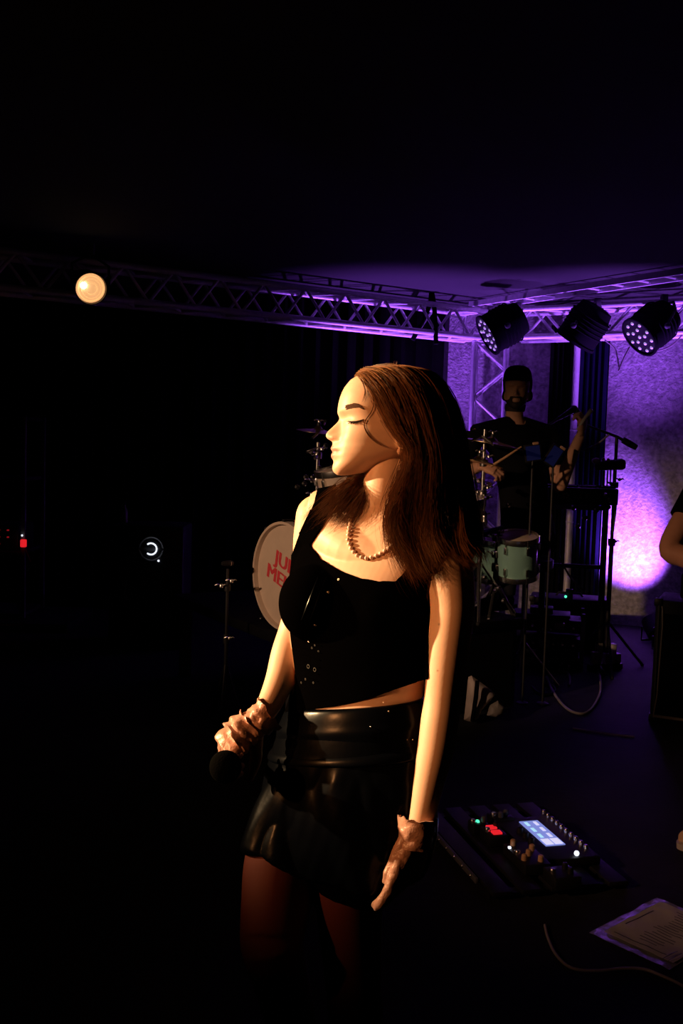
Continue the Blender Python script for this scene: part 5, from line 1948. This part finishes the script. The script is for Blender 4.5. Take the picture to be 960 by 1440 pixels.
# pedalboard: the floor processor with its lit screen
e0, e1 = atz(731, 1157, .07), atz(769, 1191, .07)           # left edge of the screen: back to front
e2 = atz(793, 1186, .07)
px_ = (e2 - e1)
ax1 = (e1 - e0).normalized()                                # along the screen towards the viewer's right
ax1.z = 0
ax1.normalize()
ax2 = Vector((-ax1.y, ax1.x, 0))
ax2 = ax2 if ax2.y > 0 else -ax2                            # away from the viewer
Rb = Matrix((ax1, ax2, up)).transposed()
scC = (e0 + e2) / 2
sl = (e1 - e0).length
sw_ = abs(px_.dot(ax2))
board = thing('pedalboard', 'low black pedalboard on the floor carrying small effect pedals', 'pedalboard', Vector((scC.x, scC.y, 0)))
bc_ = Vector((scC.x, scC.y, 0)) - ax2 * .10 - ax1 * .02
BL, BW = .78, .52
for k in range(5):
    MB().box(bc_ + ax2 * (-.22 + .11 * k) + up * .024, (BL, .075, .016), Rb, .003).build('slat', 'black', board)
for s_ in (-1, 1):
    MB().box(bc_ + ax1 * s_ * (BL / 2 - .04) + up * .009, (.04, BW, .018), Rb).build('rail', 'black', board)
lip = MB().box(bc_ - ax2 * (BW / 2 + .01) + up * .026, (BL * .72, .012, .02), Rb, .003).build('front_lip', 'grey', board)
for k in range(7):
    MB().ball(bc_ - ax2 * (BW / 2 + .018) + ax1 * (-.24 + .08 * k) + up * .03, .006, 8, 6).build('bolt', 'chrome', board)

mfx = thing('floor_processor', 'black floor effects processor with a bright bluish screen', 'effects unit', scC - up * .038)
mc = Vector((scC.x, scC.y, .050)) + ax1 * .03
MB().box(mc, (sl + .17, sw_ + .17, .036), Rb, .008).build('case', 'black', mfx)
scr = MB().box(Vector((scC.x, scC.y, .0695)), (sl, sw_, .004), Rb).build('screen', 'screen', mfx)
zt = .0720
for i in range(4):
    for j in range(2):
        cc = Vector((scC.x, scC.y, zt)) + ax1 * (sl * (-.37 + .245 * i)) + ax2 * (sw_ * (-.24 + .48 * j))
        big = (i == 3 and j == 1)
        MB().box(cc, (sl * (.22 if i == 3 else .15), sw_ * (.40 if i == 3 else .16), .0012), Rb).build('screen_tile', 'screen_pale' if i == 3 or j == 1 else 'screen_cyan', scr)
for k in range(10):
    q = Vector((scC.x, scC.y, .068)) + ax1 * (-sl * .75 + k * sl * .165) + ax2 * (sw_ * .5 + .055)
    MB().lathe([(.009, 0), (.009, .016), (.006, .020)], q, (0, 0, 1), 12).build('switch', 'chrome', mfx)
q = Vector((scC.x, scC.y, .068)) + ax1 * (sl * .92) + ax2 * (sw_ * .42)
MB().ball(q + up * .01, .010, 10, 6).build('white_light', 'led_white', mfx)
for k in range(3):
    MB().lathe([(.012, 0), (.011, .02), (.002, .022)], Vector((scC.x, scC.y, .068)) - ax1 * (sl * .1 - k * .05) - ax2 * (sw_ * .5 + .04), (0, 0, 1), 14).build('dial', 'black', mfx)


def pedal(label, px, py, size, m, knobs=(), lights=(), group=None):
    c = atz(px, py, .06)
    c = Vector((c.x, c.y, .032))
    t = thing('effect_pedal', label, 'pedal', c, group)
    w_, l_, h_ = size
    MB().box(c + up * h_ / 2, (w_, l_, h_), Rb, .005).build('case', m, t)
    for x, y, mm in knobs:
        MB().lathe([(.011, 0), (.0105, .018), (.007, .022)], c + Rb @ Vector((x, y, h_)), (0, 0, 1), 12).build('knob', mm, t)
    for x, y, sx_, sy_, mm in lights:
        MB().box(c + Rb @ Vector((x, y, h_ + .003)), (sx_, sy_, .008), Rb, .001).build('display', mm, t)
    MB().lathe([(.011, 0), (.011, .010), (.008, .014)], c + Rb @ Vector((0, -l_ * .36, h_)), (0, 0, 1), 12).build('foot_switch', 'chrome', t)
    return t


pedal('small effect pedal with two glowing red number displays', 694, 1174, (.10, .075, .045), 'black', ((-.03, .02, 'black'),),
      ((-.025, 0, .030, .036, 'led_red'), (.025, 0, .030, .036, 'led_red')))
pedal('small effect pedal with a green light next to the red displays', 673, 1160, (.065, .07, .04), 'black', ((.0, .02, 'grey'),), ((.0, -.005, .016, .010, 'led_green'),))
pedal('black effect pedal with tan knobs in front of the lit screen', 740, 1204, (.20, .10, .04), 'black',
      ((-.075, -.02, 'tan_knob'), (-.02, .03, 'tan_knob'), (.02, -.002, 'tan_knob'), (.055, -.035, 'tan_knob'), (.075, .02, 'tan_knob')), ((-.05, -.045, .010, .010, 'led_white'),))
pedal('black effect pedal with one grey knob behind the red displays', 704, 1152, (.08, .09, .045), 'black', ((.0, .02, 'grey'), (.02, -.01, 'grey')), ())
pedal('plain black effect pedal on the near end of the pedalboard', 790, 1232, (.10, .10, .045), 'black', ((-.02, .02, 'black'), (.02, .02, 'black')), ())

# set list in its plastic sleeve
k0, k1, k2 = atz(828, 1312, .004), atz(941, 1364, .004), atz(875, 1243, .004)
sx1 = (k1 - k0).normalized()
sy1 = (k2 - k0)
sy1 = (sy1 - sx1 * sy1.dot(sx1)).normalized()
Lx, Ly = (k1 - k0).length, (k2 - k0).dot(sy1)
Rs = Matrix((sx1, sy1, up)).transposed()
slv = thing('set_list', 'printed set list in a wrinkled clear plastic sleeve on the floor', 'paper', (k0 + k1 + sy1 * Ly) / 2 - up * .004)


def flatsheet(name, c, w_, h_, z, amp, m, parent, seed, nx=36, ny=28):
    mb = MB()
    for s_ in (1, 0):
        for i in range(nx + 1):
            for j in range(ny + 1):
                x, y = (i / nx - .5) * w_, (j / ny - .5) * h_
                p = c + Rs @ Vector((x, y, 0))
                zz = z + amp * (noise.noise(Vector((x * 14, y * 14 + x * 8, seed))) * .7 + .5 * abs(noise.noise(Vector((x * 30, y * 20, seed + 4)))))
                mb.v.append(Vector((p.x, p.y, max(.0015, zz) + .0007 * s_)))
    K = (nx + 1) * (ny + 1)
    for i in range(nx):
        for j in range(ny):
            a = i * (ny + 1) + j
            mb.f.append([a, a + ny + 1, a + ny + 2, a + 1])
            mb.f.append([K + a, K + a + 1, K + a + ny + 2, K + a + ny + 1])
    for i in range(nx):
        for j, fl_ in ((0, 0), (ny, 1)):
            a, b = i * (ny + 1) + j, (i + 1) * (ny + 1) + j
            mb.f.append([a, b, K + b, K + a] if fl_ else [a, K + a, K + b, b])
    for j in range(ny):
        for i in (0, nx):
            a, b = i * (ny + 1) + j, i * (ny + 1) + j + 1
            mb.f.append([a, b, K + b, K + a])
    return mb.build(name, m, parent)


cs_ = (k0 + k1) / 2 + sy1 * Ly / 2
flatsheet('plastic_sleeve', cs_, Lx, Ly, .004, .006, 'sleeve', slv, 1.0)
pgc = cs_ + sx1 * (.012) + sy1 * .002
pg = flatsheet('page', pgc, Lx * .86, Ly * .84, .0105, .004, 'paper', slv, 2.0)


def pz(x, y):
    """top of the page at page coordinates"""
    return .0105 + .004 * (noise.noise(Vector((x * 14, y * 14 + x * 8, 2.0))) * .7 + .5 * abs(noise.noise(Vector((x * 30, y * 20, 6.0))))) + .0012


def line_strip(name, x0, y0, x1, y1, w_):
    mb = MB()
    d = Vector((x1 - x0, y1 - y0))
    L = d.length
    nrm_ = Vector((-d.y, d.x)) / L * w_ / 2
    k = max(3, int(L / .008))
    top_, bot_ = [], []
    for i in range(k + 1):
        u = i / k
        for lst, sg in ((top_, 1), (bot_, -1)):
            x, y = x0 + d.x * u + nrm_.x * sg, y0 + d.y * u + nrm_.y * sg
            p = pgc + Rs @ Vector((x, y, 0))
            lst.append(Vector((p.x, p.y, pz(x, y))))
    b = top_ + bot_
    f = [[i, k + 1 + i, k + 2 + i, i + 1] for i in range(k)]
    mb.add(b, f)
    return mb.build(name, 'ink', pg)


ang = math.radians(8)
for i in range(15):
    y = Ly * (.30 - .042 * i)
    L = random.uniform(.05, .105)
    xc = .012 + random.uniform(-.008, .008)
    line_strip('printed_line', xc - L / 2, y, xc + L / 2, y, .0038)
line_strip('printed_line', -.10, -Ly * .36, .085, -Ly * .36, .0045)
line_strip('printed_line', -.105, -Ly * .18, -.100, Ly * .22, .0045)
line_strip('printed_line', -.045, Ly * .345, .05, Ly * .345, .004)
for (x0, x1, yy) in ((.105, .112, -.05), (.122, .128, -.055)):
    p0, p1 = cs_ + Rs @ Vector((x0, -Ly * .44, .012)), cs_ + Rs @ Vector((x1, -Ly * .26, .014))
    MB().path([p0, p0.lerp(p1, .5) + up * .002, p1], [.001, .002, .001], 6).build('crease', 'sleeve', slv)
